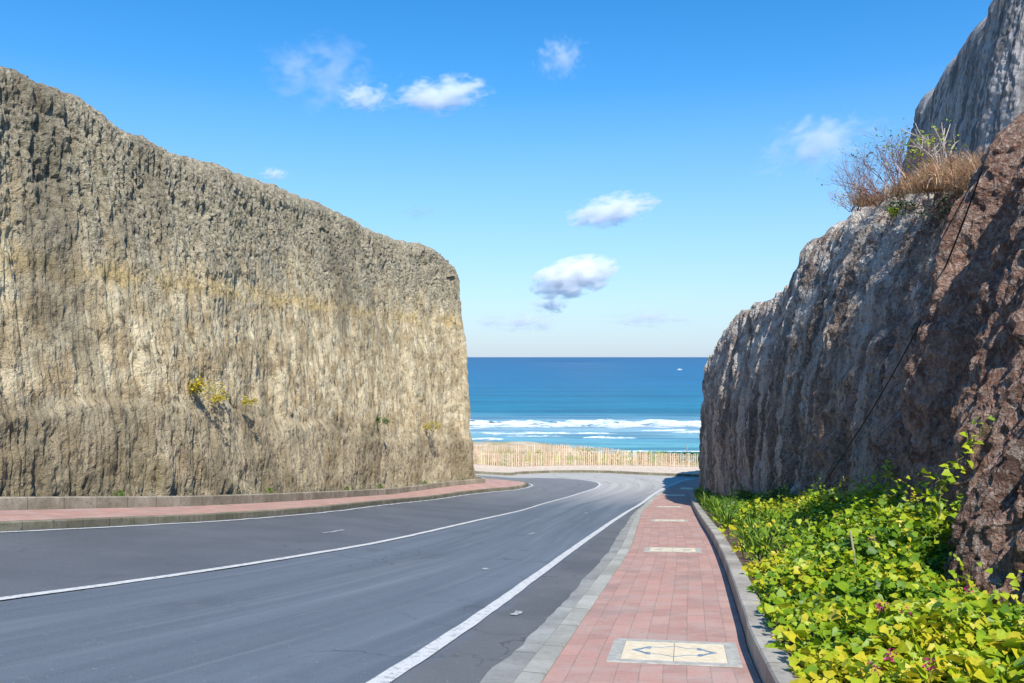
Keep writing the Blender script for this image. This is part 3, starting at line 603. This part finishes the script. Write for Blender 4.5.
def leaves(P, size, tilt=.6, tmpl=HEART, sunward=.5, U=None, seed=0):
    """array of leaves at P; returns V,F,U"""
    r = np.random.default_rng(seed); n = len(P); size = np.broadcast_to(size, (n,))
    nz = np.column_stack([r.normal(0, tilt, n)+sunward*sd.x, r.normal(0, tilt, n)+sunward*sd.y, np.ones(n)]); nz /= np.linalg.norm(nz, axis=1)[:, None]
    a = r.uniform(0, 2*math.pi, n); t = np.column_stack([np.cos(a), np.sin(a), r.normal(0, .3, n)-.3]); t -= nz*(t*nz).sum(1)[:, None]; t /= np.linalg.norm(t, axis=1)[:, None]
    b = np.cross(t, nz)
    T = tmpl[None]*size[:, None, None]
    V = P[:, None]+T[..., 0:1]*b[:, None]+T[..., 1:2]*t[:, None]+T[..., 2:3]*nz[:, None]
    Fc = (HF[None]+(np.arange(n)*6)[:, None, None]).reshape(-1, 4)
    if U is None: U = np.column_stack([r.uniform(0, 1, n), r.uniform(0, 1, n)])
    return V.reshape(-1, 3), Fc, np.repeat(U, 6, axis=0)
N = 60000
u = rng.uniform(0, 1, N); Yg = 3.4*(41/3.4)**(u**1.25)*1.0; Wg = rng.uniform(-.02, 1.0, N)
keep = rng.uniform(0, 1, N) < np.where((Yg > 12) & (Wg < .45), .22, 1)*np.where(Yg > 26, .6, 1)
keep &= ~((Wg < .18+.15*fbm(Yg*1.3, Wg*0, 87)) & (rng.uniform(0, 1, N) < .6))
Yg = Yg[keep]; Wg = Wg[keep]; N = len(Yg)
Xg = kerbX(Yg)+(wallX(Yg)-.12-kerbX(Yg))*Wg
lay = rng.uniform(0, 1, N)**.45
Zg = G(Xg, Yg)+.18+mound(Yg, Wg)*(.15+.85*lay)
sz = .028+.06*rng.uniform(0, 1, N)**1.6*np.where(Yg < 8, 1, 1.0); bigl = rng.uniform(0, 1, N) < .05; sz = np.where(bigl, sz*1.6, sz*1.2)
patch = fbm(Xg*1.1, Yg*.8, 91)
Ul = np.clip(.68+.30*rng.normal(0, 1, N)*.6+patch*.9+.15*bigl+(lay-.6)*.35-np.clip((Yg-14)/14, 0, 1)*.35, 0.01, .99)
V, Fc, U = leaves(np.column_stack([Xg, Yg, Zg]), sz, .75, HEART, .30, np.column_stack([Ul, Ul]), 5)
sh = []; su = []; ss_ = []
for i in range(170):
    y = 3.6*(20/3.6)**random.random(); w = random.uniform(.05, .95); x = float(kerbX(y)+(wallX(y)-.15-kerbX(y))*w); z0 = gz(x, y)+.18+float(mound(np.array(y), np.array(w)))
    dx, dy = random.uniform(-.5, .5), random.uniform(-.5, .5); L = random.uniform(.12, .42)*(1+.5*(w > .5)); cu = random.random()
    for t in np.linspace(0, 1, random.randint(6, 12)):
        sh.append((x+dx*L*t+random.gauss(0, .012), y+dy*L*t+random.gauss(0, .012), z0-.08+L*t*(1-.35*t))); su.append(min(.99, max(.01, .45+.5*cu+random.gauss(0, .08)))); ss_.append(random.uniform(.04, .085)*(1-.35*t))
V2, F2, U2_ = leaves(np.array(sh), np.array(ss_), .7, HEART, .4, np.column_stack([su, su]), 77)
F2 = F2+len(V); V = np.concatenate([V, V2]); Fc = np.concatenate([Fc, F2]); U = np.concatenate([U, U2_])
tag(link('ground_cover', np_mesh('ground_cover', V, Fc, U), MT['gc']), 'dense yellow green heart-leaved creeper filling the bed', 'ground cover', kind='stuff')

def copy_tree(o, parent=None):
    c = o.copy(); col.objects.link(c)
    if parent: c.parent = parent
    for ch in list(o.children): copy_tree(ch, c)
    return c
def blade(mb, base, az, lean, L, w, curl=.9, uv=.5, nseg=6):
    """a curved strap leaf"""
    t = np.linspace(0, 1, nseg); ang = lean+curl*t; r = np.concatenate([[0], np.cumsum(np.sin(ang[:-1])*L/(nseg-1))]); z = np.concatenate([[0], np.cumsum(np.cos(ang[:-1])*L/(nseg-1))])
    c = np.column_stack([base[0]+r*math.cos(az), base[1]+r*math.sin(az), base[2]+z]); ww = w*np.sin(np.clip(t*.9+.12, 0, 1)*math.pi)**.6*.5; ww[-1] = w*.04
    sd_ = np.array([-math.sin(az), math.cos(az), 0]); V = np.concatenate([c-sd_*ww[:, None], c+sd_*ww[:, None]]); n = nseg
    mb.add(V, [(i, i+1, n+i+1, n+i) for i in range(n-1)], (uv, uv))
def strap_proto(k):
    rd = random.Random(k); t = empty('strap_leaf_plant'); m = MB()
    for i in range(34): blade(m, (rd.gauss(0, .05), rd.gauss(0, .05), 0), rd.uniform(0, 6.28), rd.uniform(.1, .6), rd.uniform(.28, .48), rd.uniform(.022, .035), rd.uniform(.5, 1.3), rd.random())
    m.build('leaves', MT['strap'], t, True); return t
protos = [strap_proto(k) for k in range(3)]; used = [False]*3
ypos = [11.4, 12.3, 13.1, 14.0, 14.8, 15.7, 16.6, 17.4, 18.6, 19.7, 20.7, 22, 23.2, 24.6, 26, 27.6, 29.2, 31, 33, 35, 37, 39]
for i, y in enumerate(ypos):
    for w in ((.22,) if y < 13 or y > 30 else (.15, .42)):
        w = w+random.uniform(-.06, .06); k = i % 3; y_ = y+random.uniform(-.3, .3)
        o = protos[k] if not used[k] else copy_tree(protos[k]); used[k] = True
        x = float(kerbX(y_)+(wallX(y_)-kerbX(y_))*w); o.location = (x, y_, gz(x, y_)+.22); o.rotation_euler = (0, 0, random.uniform(0, 6.28)); q = random.uniform(1.1, 1.5); o.scale = (q, q, q)
        tag(o, 'clump of arching green strap leaves just behind the low retaining wall', 'plant', 'strap leaf plants edging the planted bed')

def twig(mb, p, d, L, r, depth, rd, ends, spread=.5, up=.15, k=4):
    n = 5; pts = [np.array(p)]; dd = np.array(d, float)
    for i in range(n-1):
        dd = dd+np.array([rd.gauss(0, .13), rd.gauss(0, .13), rd.gauss(0, .08)+up*.3]); dd /= np.linalg.norm(dd); pts.append(pts[-1]+dd*L/(n-1))
    mb.tube(pts, np.linspace(r, r*.55, n), k); ends.append((pts[-1], dd))
    if depth <= 0: return
    for j in range(rd.choice([2, 3])):
        i = rd.choice([2, 3, 4]); v = np.array([rd.gauss(0, spread), rd.gauss(0, spread), rd.gauss(.1, spread*.6)])+dd; v /= np.linalg.norm(v)
        twig(mb, pts[i], v, L*rd.uniform(.55, .85), r*.55, depth-1, rd, ends, spread, up, k)
def shrub(name, loc, size, label, leafmat, nleaf, lsize, barkmat='bark', stems=5, depth=3, seed=0, thick=.012, upw=1.0, tmpl=OVAL, group=None, cat='shrub', lsp=.16, lean=(0, 0)):
    rd = random.Random(seed); t = empty(name, loc); m = MB(); ends = []
    for i in range(stems):
        a = rd.uniform(0, 6.28); d = np.array([math.cos(a)*.6+lean[0], math.sin(a)*.6+lean[1], upw]); d /= np.linalg.norm(d)
        twig(m, (rd.gauss(0, .04)*size, rd.gauss(0, .04)*size, 0), d, size*.45, thick*size, depth, rd, ends)
    m.build('branches', MT[barkmat], t)
    if nleaf:
        r = np.random.default_rng(seed); E = np.array([e[0] for e in ends]); i = r.integers(0, len(E), nleaf)
        P = E[i]+r.normal(0, lsp*size*.5, (nleaf, 3)); V, Fc, U = leaves(P, r.uniform(.7, 1.3, nleaf)*lsize, .8, tmpl, .3, None, seed)
        link('foliage', np_mesh('foliage', V, Fc, U), MT[leafmat], t)
    tag(t, label, cat, group); return t
def bed(y, w, dz=.15): x = float(kerbX(y)+(wallX(y)-kerbX(y))*w); return (x, y, gz(x, y)+dz)
shrub('shrub', bed(22.5, .80), .9, 'small dark green shrub against the foot of the grey cliff', 'dark', 1500, .06, seed=11)
shrub('shrub', bed(27.5, .8), .8, 'low green bush at the cliff foot near the far end of the bed', 'mid', 1100, .06, seed=12)
shrub('shrub', bed(18.2, .62), .6, 'pale yellow and orange leaved bush halfway along the bed', 'yel', 500, .09, seed=13, tmpl=HEART)
shrub('shrub', bed(16.6, .86, .4), .62, 'very dark broad-leaved bush in front of the white drip stain', 'dark', 140, .19, seed=14, tmpl=HEART)
shrub('shrub', bed(13.6, .80), 1.0, 'bushy mid-green shrub with fine leaves beneath the stained cliff', 'mid', 2200, .055, seed=15)
shrub('shrub', bed(11.2, .80), .95, 'dark leafy shrub in the corner beside the near buttress', 'dark', 2600, .05, seed=16)
shrub('shrub', bed(7.6, .93, .1), .34, 'tiny sprig of green leaves at the foot of the near buttress', 'mid', 160, .045, seed=17)

def vine(pts, label, leafn, ls, mat='vine', seed=0, r=.006):
    P = smooth_line(pts, .06) if False else np.array(pts, float)
    t = np.linspace(0, 1, len(P)); tt = np.linspace(0, 1, 40); Q = np.column_stack([np.interp(tt, t, P[:, i]) for i in range(3)])
    rg = np.random.default_rng(seed); Q[1:-1] += rg.normal(0, .015, (38, 3)); org = Q[0].copy(); o = empty('climbing_vine', org); m = MB(); m.tube(Q-org, r, 4); m.build('stem', MT['stem'], o)
    i = rg.integers(0, 40, leafn); Pl = Q[i]-org+rg.normal(0, .05, (leafn, 3)); V, Fc, U = leaves(Pl, rg.uniform(.6, 1.35, leafn)*ls, .7, HEART, .5, None, seed)
    link('foliage', np_mesh('foliage', V, Fc, U), MT[mat], o); tag(o, label, 'vine'); return o
vine([(4.25, 8.6, -1.95), (4.45, 8.9, -1.5), (4.62, 9.0, -1.2), (4.85, 9.1, -.95), (5.0, 9.0, -.72)], 'lime-leaved vine climbing up the near buttress beside the dark shrub', 46, .075, seed=3)
vine([(4.62, 10.9, -1.85), (4.9, 10.6, -1.62), (5.0, 10.2, -1.45), (4.85, 9.7, -1.35), (4.6, 9.4, -1.6)], 'lime vine arching sideways over the dark shrub', 34, .075, seed=4)
vine([(5.2, 13.2, -2.4), (5.5, 13.1, -1.95), (5.75, 13.0, -1.7), (5.55, 12.7, -1.62)], 'sparse lime vine sprig reaching up the stained cliff above the bed', 26, .075, seed=5)

# flowers
fl = []
for i, (y, w, dz) in enumerate([(5.2, .12, .3), (5.6, .2, .32), (6.2, .26, .35), (6.0, .30, .38), (5.0, .2, .3), (8.6, .55, .62), (8.9, .5, .6), (10.8, .86, .95), (10.5, .92, .9), (7.3, .75, .5), (7.6, .8, .5), (6.9, .35, .4), (11.0, .8, .9), (5.4, .14, .3)]):
    if not fl:
        t = empty('flower'); r = np.random.default_rng(2); n = 26; P = r.normal(0, .022, (n, 3)); V, Fc, U = leaves(P, r.uniform(.02, .035, n), 1.2, OVAL, .2, None, 2)
        link('petals', np_mesh('petals', V, Fc, U), MT['flower'], t); m = MB(); m.tube([(0, 0, -.14), (.01, 0, -.07), (0, 0, 0)], .003, 4); m.build('stem', MT['stem'], t); o = t
    else: o = copy_tree(fl[0])
    fl.append(o); p = bed(y, w, .18); o.location = (p[0], p[1], p[2]+float(mound(np.array(y), np.array(w)))+.02)
    o.rotation_euler = (random.uniform(-.4, .4), random.uniform(-.4, .4), random.uniform(0, 6)); tag(o, 'small magenta flower head among the yellow green leaves', 'flower', 'magenta flowers in the bed')
for (y, w, h, lab) in ((6.35, .86, .62, 'upright pale wooden stake at the right foreground of the bed'), (8.3, .42, .85, 'thin leaning wooden stake in the middle of the creeper')):
    m = MB(); m.tube([(0, 0, 0), (.01, 0, h/2), (.0, .01, h)], .018 if h < .7 else .01, 6); o = m.build('garden_stake', MT['stake']); o.location = bed(y, w); o.rotation_euler = (0, .06 if h < .7 else -.12, 0); tag(o, lab, 'stake')

# cable down the right cliff
pc = []
def px(x, y, Y_): 
    a = math.atan(15.5/853); X_ = (x-512)/853; v = -(y-341.5)/853; yy = math.cos(a)-v*math.sin(a); zz = math.sin(a)+v*math.cos(a); return (X_*Y_/yy, Y_, zz*Y_/yy)
CP = np.array([(6.55, 11.65, 2.84), (5.77, 10.28, 2.5), (5.80, 11.0, 1.64), (6.07, 12.4, .75), (6.44, 14.15, -.07), (6.65, 15.8, -1.0), (6.82, 18.0, -2.28), (6.87, 20.0, -3.65)])
tt = np.linspace(0, 1, 60); t0 = np.linspace(0, 1, len(CP)); Q = np.column_stack([np.interp(tt, t0, CP[:, i]) for i in range(3)]); k = np.ones(7)/7
Q = np.column_stack([np.convolve(np.pad(Q[:, j], 3, mode='edge'), k, 'valid') for j in range(3)])
m = MB(); m.tube(Q, .012, 6); tag(m.build('cable', MT['cable'], None, True), 'thin black cable hanging down the stained right cliff', 'cable')

# rim vegetation (right)
def rim(px_, back=0.3):
    c = smooth_line(RB, .12); s = arclen(c); n = normals2(c); bt = np.interp(s, [0, 10, 14, 30, 40, 46, 60], [.8, .35, .45, .9, 1.0, .9, .8])+.5+back
    r = c+n*bt[:, None]; ok = (r[:, 1] > 6) & (s > 14); q = 512+853*r[:, 0]/np.maximum(r[:, 1], 1); i = np.argmin(np.where(ok, abs(q-px_), 1e9)); return float(r[i, 0]), float(r[i, 1]), float(np.interp(s[i], RT[:, 0], RT[:, 1]))-.12
def tuft_proto(k):
    rd = random.Random(k); t = empty('dry_grass_tuft'); m = MB()
    for i in range(150): blade(m, (rd.gauss(0, .13), rd.gauss(0, .13), 0), rd.uniform(0, 6.28), rd.uniform(.05, .9), rd.uniform(.25, .62), rd.uniform(.008, .014), rd.uniform(.4, 1.8), rd.random(), 5)
    m.build('blades', MT['dry'], t, True); return t
tp = [tuft_proto(50+k) for k in range(3)]; tu = [False]*3
for i in range(46):
    f = random.random()**.7; q = 846+f*140; b = random.uniform(-.35, 1.3); x, y, z = rim(q, b); k = i % 3
    o = tp[k] if not tu[k] else copy_tree(tp[k]); tu[k] = True; o.location = (x, y, z+.02+max(0, b)*.18); o.rotation_euler = (random.uniform(-.2, .2), random.uniform(-.2, .2), random.uniform(0, 6.28)); g = random.uniform(.7, 1.2)*(1.25 if f > .55 else .9); o.scale = (g, g, g)
    tag(o, 'tuft of straw-coloured dry grass on the rim of the right cliff', 'grass tuft', 'dry grass tufts along the cliff rim')
for i, (q, b, s_, seed, lab) in enumerate([(858, .2, 1.15, 31, 'bare thin-twigged shrub leaning out at the left end of the cliff rim'), (884, .5, 1.6, 32, 'tall bare grey-twigged shrub behind the left end of the rim grass'),
        (902, .4, 1.75, 33, 'sparsely leafed twiggy shrub in the middle of the rim'), (918, .9, 1.6, 34, 'bare upright shrub just left of the bleached branches')]):
    x, y, z = rim(q, b)
    shrub('bare_shrub', (x, y, z), s_*1.0, lab, 'mid', 0 if i in (0, 1) else 120, .07, 'bark', 7, 4, seed, .010, .9, lean=(-.35, 0), lsp=.03)
for q, b, s_, sd2, lb in ((852, .1, .75, 81, 'low reddish brown dry brush at the far left end of the rim'), (872, .0, .8, 82, 'dense dry brown brush under the bare twigs of the rim'), (968, .2, .8, 83, 'dry brown brush at the right end of the rim grass')):
    x, y, z = rim(q, b); shrub('dry_brush', (x, y, z), s_, lb, 'dry', 420, .045, 'bark', 9, 3, sd2, .010, .6, cat='brush')
x, y, z = rim(945, .6); shrub('bleached_branches', (x, y, z), 1.9, 'pale bleached branches standing up from the rim grass', 'mid', 0, .05, 'pale_bark', 5, 2, 41, .022, 1.8, cat='dead shrub')
x, y, z = rim(935, .5); shrub('shrub', (x, y, z), 1.35, 'yellow green leafy bush around the bleached branches', 'vine', 260, .075, 'bark', 5, 3, 42, .012, 1.4)
x, y, z = rim(893, -.75); shrub('shrub', (x, y, z-.55), .30, 'small bright yellow-green bush growing just under the rim', 'vine', 170, .06, 'bark', 4, 2, 43)
x, y, z = rim(925, -.35); shrub('shrub', (x, y, z-.25), .6, 'dark hanging tangle of roots and leaves under the rim grass', 'dark', 500, .06, 'bark', 8, 3, 44, .012, -.3)
x, y, z = rim(955, -.35); shrub('hanging_roots', (x, y, z-.2), .6, 'dark hanging dead roots below the straw-coloured grass', 'dark', 150, .05, 'bark', 9, 3, 45, .012, -.5, cat='roots')

# plants on the left cliff
def cliff_plant(loc, size, label, mat, n, ls, seed, **k): shrub('cliff_plant', loc, size, label, mat, n, ls, 'stem', 5, 2, seed, .012, .5, cat='plant', **k)
for (qx, qy, Yc, off, size, lab, mt, n, ls, seed) in [
    (200, 397, 21.2, 0, .55, 'large yellow leafed plant growing from the ledge of the left cliff', 'yel', 420, .07, 61),
    (212, 404, 22.2, 0, .42, 'straggly yellow plant right next to the large ledge plant', 'yel', 200, .07, 65),
    (247, 407, 24.0, 0, .35, 'small bright yellow plant on the ledge right of the large one', 'yel', 140, .07, 62),
    (378, 426, 35.8, 0, .5, 'dull green tuft on the ledge in the middle of the left cliff', 'mid', 200, .08, 63),
    (432, 432, 41.0, 0, .7, 'yellowish plant on the ledge near the corner of the left cliff', 'yel', 200, .08, 64)]:
    p = px(qx, qy, Yc); cliff_plant((p[0]+.1, p[1]-.05, p[2]), size, lab, mt, n, ls, seed)
tf = None; wl = iter(['leftmost', 'second from the left', 'third from the left', 'third from the right', 'second from the right', 'rightmost'])
for y, s_ in ((17.9, .22), (24.0, .25), (30.6, .22), (34.5, .28), (40.4, .24), (43.8, .22)):
    c = C2[int(np.argmin(abs(C2[:, 1]-y)))]
    if tf is None: tf = shrub('weed', (0, 0, 0), 1, 'x', 'strap', 120, .16, 'stem', 4, 1, 71, cat='weed'); o = tf
    else: o = copy_tree(tf)
    o.location = (c[0]-.28, c[1]+.1, gz(c[0], c[1])+.30); o.scale = (s_*1.2, s_*1.2, s_); tag(o, 'small green weed behind the low left wall, '+next(wl)+' of six', 'weed', 'weeds along the foot of the left cliff')

# scrub between the two far fences
n = 9000; X_ = rng.uniform(-10, 14, n); Y_ = rng.uniform(54.6, 61.5, n); dn = fbm(X_*.4, Y_*.5, 95)+.25*sstep(-1, 8, X_); kk = dn > .08; X_, Y_ = X_[kk], Y_[kk]
Z_ = -7.05-sstep(2, 16, X_)*1.25*sstep(54, 66, Y_)+rng.uniform(0, .62, len(X_))*(.5+.9*sstep(2, 9, X_))
Uq = np.clip(.55+.4*fbm(X_*.7, Y_*.7, 96)+rng.normal(0, .15, len(X_))-.6*sstep(9.5, 11.5, X_), .01, .99)
V, Fc, U = leaves(np.column_stack([X_, Y_, Z_]), rng.uniform(.10, .22, len(X_)), .7, OVAL, .4, np.column_stack([Uq, Uq]), 9)
tag(link('dune_scrub', np_mesh('dune_scrub', V, Fc, U), MT['gc']), 'low yellow green scrub on the dune behind the roadside fence', 'scrub', kind='stuff')
n = 1600; X_ = rng.uniform(-12, 18, n); Y_ = rng.uniform(64, 70, n); Z_ = -7.05-sstep(2, 16, X_)*1.25-.35*sstep(5.5, 7.5, X_)*sstep(60, 66, Y_)+rng.uniform(0, .12, n)
V, Fc, U = leaves(np.column_stack([X_, Y_, Z_]), rng.uniform(.06, .14, n), .7, OVAL, .4, None, 10)
tag(link('beach_grass', np_mesh('beach_grass', V, Fc, U), MT['dry']), 'straw coloured beach grass on the crest of the dune', 'grass', kind='stuff')
m = MB(); m.tube([(0, 0, 0), (0, 0, 1.9)], .035, 6); o = m.build('marker_post', MT['stake']); o.location = (12.6, 61.5, -8.2); tag(o, 'thin lone post standing right of the dune scrub before the sea', 'post')

# ------------------------------------------------------------------ medallions in the pavement
def disc_tile():
    t = empty('decorative_paving_panel'); fr = MB(); a, b = .43, .535; h = .010
    for (x, y, w, d) in ((0, (a+b)/2, 2*b, b-a), (0, -(a+b)/2, 2*b, b-a), ((a+b)/2, 0, b-a, 2*a), (-(a+b)/2, 0, b-a, 2*a)): fr.box((x, y, 0), (w, d, h))
    fr.build('frame', MT['frame'], t)
    for sx in (-1, 1):
        for sy in (-1, 1):
            q = MB(); q.box((sx*a/2, sy*a/2, 0), (a-.005, a-.005, h-.002)); q.build('tile', MT['tile'], t)
    # eight-pointed outline: thin line with broad arrow-like corners
    st = MB(); z = h/2-.0005
    def plate(P):
        n_ = len(P); V = np.array([(x, y, z-.004) for x, y in P]+[(x, y, z+.0015) for x, y in P]); st.add(V, [(3, 2, 1, 0), (4, 5, 6, 7)]+[(i, (i+1) % 4, 4+(i+1) % 4, 4+i) for i in range(4)])
    for sx in (-1, 1):
        for sy in (-1, 1):
            q = lambda x, y: (sx*x, sy*y)
            plate([q(.36, .004), q(.27, .10), q(.25, .07), q(.30, .004)]); plate([q(.28, .09), q(.22, .19), q(.19, .19), q(.20, .08)])
            for p0, p1 in (((.20, .15), (.11, .155)), ((.11, .155), (0, .245))):
                p0, p1 = np.array(p0), np.array(p1); d = p1-p0; nn = np.array([-d[1], d[0]])/np.hypot(*d)*.007; plate([q(*(p0-nn)), q(*(p1-nn)), q(*(p1+nn)), q(*(p0+nn))])
    st.build('star_inlay', MT['inlay'], t); return t
dp = None; labs = ['nearest cream tile panel with blue-grey star outline in the pink pavement', 'second cream tile panel from the camera in the pink pavement', 'third cream tile panel from the camera, before the shadowed end', 'fourth cream tile panel, just before the cliff shadow',
                   'nearer of the two cream tile panels in the cliff shadow', 'farthest cream tile panel in the cliff shadow']
for i, yc in enumerate((7.08, 15.9, 24.8, 33.6, 40.9, 44.0)):
    xl, xr = np.interp(yc, XL[:, 1], XL[:, 0]), np.interp(yc, XR[:, 1], XR[:, 0]); f = .60 if i == 0 else .5
    xc = xl+(xr-xl)*f; o = dp or disc_tile()
    if dp: o = copy_tree(dp)
    dp = dp or o
    e = .4; sl = (gz(xc, yc+e)-gz(xc, yc-e))/(2*e); o.location = (xc, yc, gz(xc, yc)+.08+.0085); o.scale = (.97, .85, 1)
    zz = Vector((0, -sl, 1)).normalized(); yy = Vector((.2, 1, sl)).normalized(); xx = yy.cross(zz).normalized(); yy = zz.cross(xx); o.rotation_euler = Matrix((xx, yy, zz)).transposed().to_euler(); tag(o, labs[i], 'paving panel', 'decorative tile panels set in the right pavement')

# ------------------------------------------------------------------ surf
def surf(x0, x1, y, w, seed, label, h=.8):
    nx = int((x1-x0)/.8)+2; ny = max(8, int(w/.5)); xs = np.linspace(x0, x1, nx); t = np.linspace(-1, 1, ny)
    X, T = np.meshgrid(xs, t); fade = np.clip(np.minimum((X-x0), (x1-X))/(.3*(x1-x0)), 0, 1)**.6
    ww = w*.5*(fade*(.65+.7*(fbm(X*.05, X*0, seed)+.5)))
    up = T > 0; ww = np.where(up, ww*(.8+.3*fbm(X*.3, X*0, seed+4)), ww*(1+1.2*fbm(X*.09, X*0, seed+1)+.6*fbm(X*.35, X*0, seed+2)))
    Yq = y+2.5*fbm(X*.02, X*0, seed+3)+T*ww; Z = SEA+.03+h*fade*np.exp(-((T-.45)/.35)**2)*(1+.5*fbm(X*.2, T*2, seed+5))+.12*np.abs(fbm(X*.5, Yq*.5, seed+6))
    o = link('breaking_wave', np_mesh('breaking_wave', np.stack([X, Yq, Z], -1).reshape(-1, 3), grid_faces(ny, nx), np.stack([X, T*(.45 if h > 1 else .9)-(.0 if h > 1 else 0)], -1).reshape(-1, 2)), MT['foam']); tag(o, label, 'wave', 'lines of white surf'); return o
surf(-140, 220, 272, 15, 301, 'long continuous white breaker across the whole bay', 1.6)
surf(-20, 30, 246, 6, 311, 'short foam line in the shallows right below the big breaker at left', .4)
surf(-12, -2, 228, 5, 312, 'small foam patch closest to the left cliff', .3)
surf(19, 34, 231, 4.5, 313, 'bright short foam line in the middle of the shallows', .5)
surf(38, 58, 254, 6, 314, 'foam patch close under the big breaker right of the middle', .4)
surf(46, 66, 247, 4.5, 315, 'foam strip in the shallows left of the right cliff', .4)
surf(50, 80, 232, 2.5, 316, 'thin foam line reaching behind the right cliff', .3)
surf(-2, 14, 237, 2.2, 317, 'faint foam streak in the shallows on the left', .2)
surf(-22, 60, 199, 2.0, 318, 'faint line of shore wash close to the beach', .15)

# boat
def boat(loc):
    t = empty('fishing_boat', loc, R(20)); m = MB(); n = 13; L = 9
    secs = []
    for i in range(n):
        u = i/(n-1)*2-1; hw = 1.1*(1-abs(u)**2.6)+.04; zt_ = 1.0+.9*abs(u)**3; secs += [(u*L/2, -hw, zt_), (u*L/2, -hw*.7, .3), (u*L/2, 0, 0+.5*abs(u)**4), (u*L/2, hw*.7, .3), (u*L/2, hw, zt_), (u*L/2, 0, zt_-.15)]
    Fc = []
    for i in range(n-1):
        for j in range(6): Fc.append((i*6+j, i*6+(j+1) % 6, (i+1)*6+(j+1) % 6, (i+1)*6+j))
    m.add(np.array(secs), Fc); m.build('hull', MT['white'], t)
    c = MB(); c.box((-.6, 0, 1.75), (2.6, 1.5, 1.4)); c.box((-.6, 0, 2.52), (3.2, 1.8, .12)); c.build('cabin', MT['white'], t)
    for s_ in (-1, 1):
        q = MB(); q.tube([(-3.6, s_*2.6, .25), (0, s_*2.7, .15), (3.8, s_*2.6, .35)], .13, 6)
        q.tube([(-1.8, 0, 1.15), (-1.8, s_*1.5, 1.2), (-1.8, s_*2.65, .25)], .07, 5); q.tube([(1.8, 0, 1.15), (1.8, s_*1.5, 1.2), (1.8, s_*2.65, .25)], .07, 5); q.build('outrigger', MT['white'], t)
    tag(t, 'tiny white outrigger boat far out on the blue sea', 'boat')
boat((283, 1440, SEA-.1))

# ------------------------------------------------------------------ clouds: soft volumes far out over the sea
def mat_cloud(name, dens, thr, seed, nscale=2.2):
    m = bpy.data.materials.new(name); m.use_nodes = True; t = m.node_tree; t.nodes.clear(); h = M.__new__(M); h.m = m; h.t = t
    ob = h.obj(); r = h.n('VectorMath', {0: ob}, operation='LENGTH').outputs['Value']
    n = h.noise(h.mp(ob, (1.0, 1.0, .8), (seed, seed*.7, seed*1.3)), nscale, 7, .62, .35)
    e = h.math('ADD', h.math('MULTIPLY', h.math('SUBTRACT', n, .5), 3.2), h.math('SUBTRACT', thr+.34, r))
    d = h.math('MULTIPLY', h.rng(e, 0, .55), dens)
    pv = h.n('VolumePrincipled', {'Color': (1, 1, 1), 'Density': d, 'Anisotropy': .0}); out = h.n('OutputMaterial'); t.links.new(pv.outputs[0], out.inputs['Volume'])
    return m
def cloud(cx, cy, w, h, dist, dens, thr, seed, label, rot=0, nscale=3.0):
    D = dist; p = np.array(px(cx, cy, D)); sx = w/853*D/2; szz = h/853*D/2
    me = bpy.data.meshes.new('cloud'); bm = bmesh.new(); bmesh.ops.create_icosphere(bm, subdivisions=4, radius=1.0); bm.to_mesh(me); bm.free()
    o = link('cloud', me, mat_cloud('cloud_vapour', dens*1.35/(szz), thr, seed, nscale)); o.location = p; o.scale = (sx, sx*.5, szz); o.rotation_euler = (0, R(rot), 0)
    tag(o, label, 'cloud', 'small fair-weather clouds'); return o
cloud(574, 277, 96, 42, 4000, 3.4, .62, 1.3, 'brightest small puffy white cloud, low above the sea', -14)
cloud(550, 305, 46, 20, 4200, 1.3, .40, 2.1, 'small round puff just under the brightest cloud')
cloud(612, 210, 104, 36, 4000, 2.2, .44, 3.7, 'thin long white cloud above the brightest low cloud', -10)
cloud(560, 57, 66, 54, 3500, 1.0, .30, 4.4, 'small ragged wisp of cloud high in the middle of the sky', -20)
cloud(440, 95, 118, 44, 3500, 1.8, .38, 5.2, 'bright elongated cloud at upper left centre, right of the wisps', -6)
cloud(365, 98, 70, 36, 3500, 1.4, .34, 6.6, 'small white cloud joined to the left end of the elongated cloud')
cloud(322, 72, 175, 98, 3700, .75, .20, 7.9, 'large transparent wispy cloud at upper left', 0, 3.0)
cloud(822, 146, 165, 84, 3800, 1.1, .24, 8.8, 'wispy cloud behind the twigs of the right cliff rim', -16, 2.8)
cloud(274, 174, 34, 18, 3800, 1.2, .36, 9.1, 'tiny puff just above the edge of the left cliff')
cloud(420, 212, 60, 24, 3900, .5, .12, 10.3, 'faint wisp above the right end of the left cliff')
cloud(520, 322, 120, 30, 9000, 1.0, .18, 11.4, 'faint flat cloud low above the horizon at left')
cloud(650, 318, 130, 26, 9500, .9, .17, 12.5, 'very faint flat cloud low above the horizon at right')
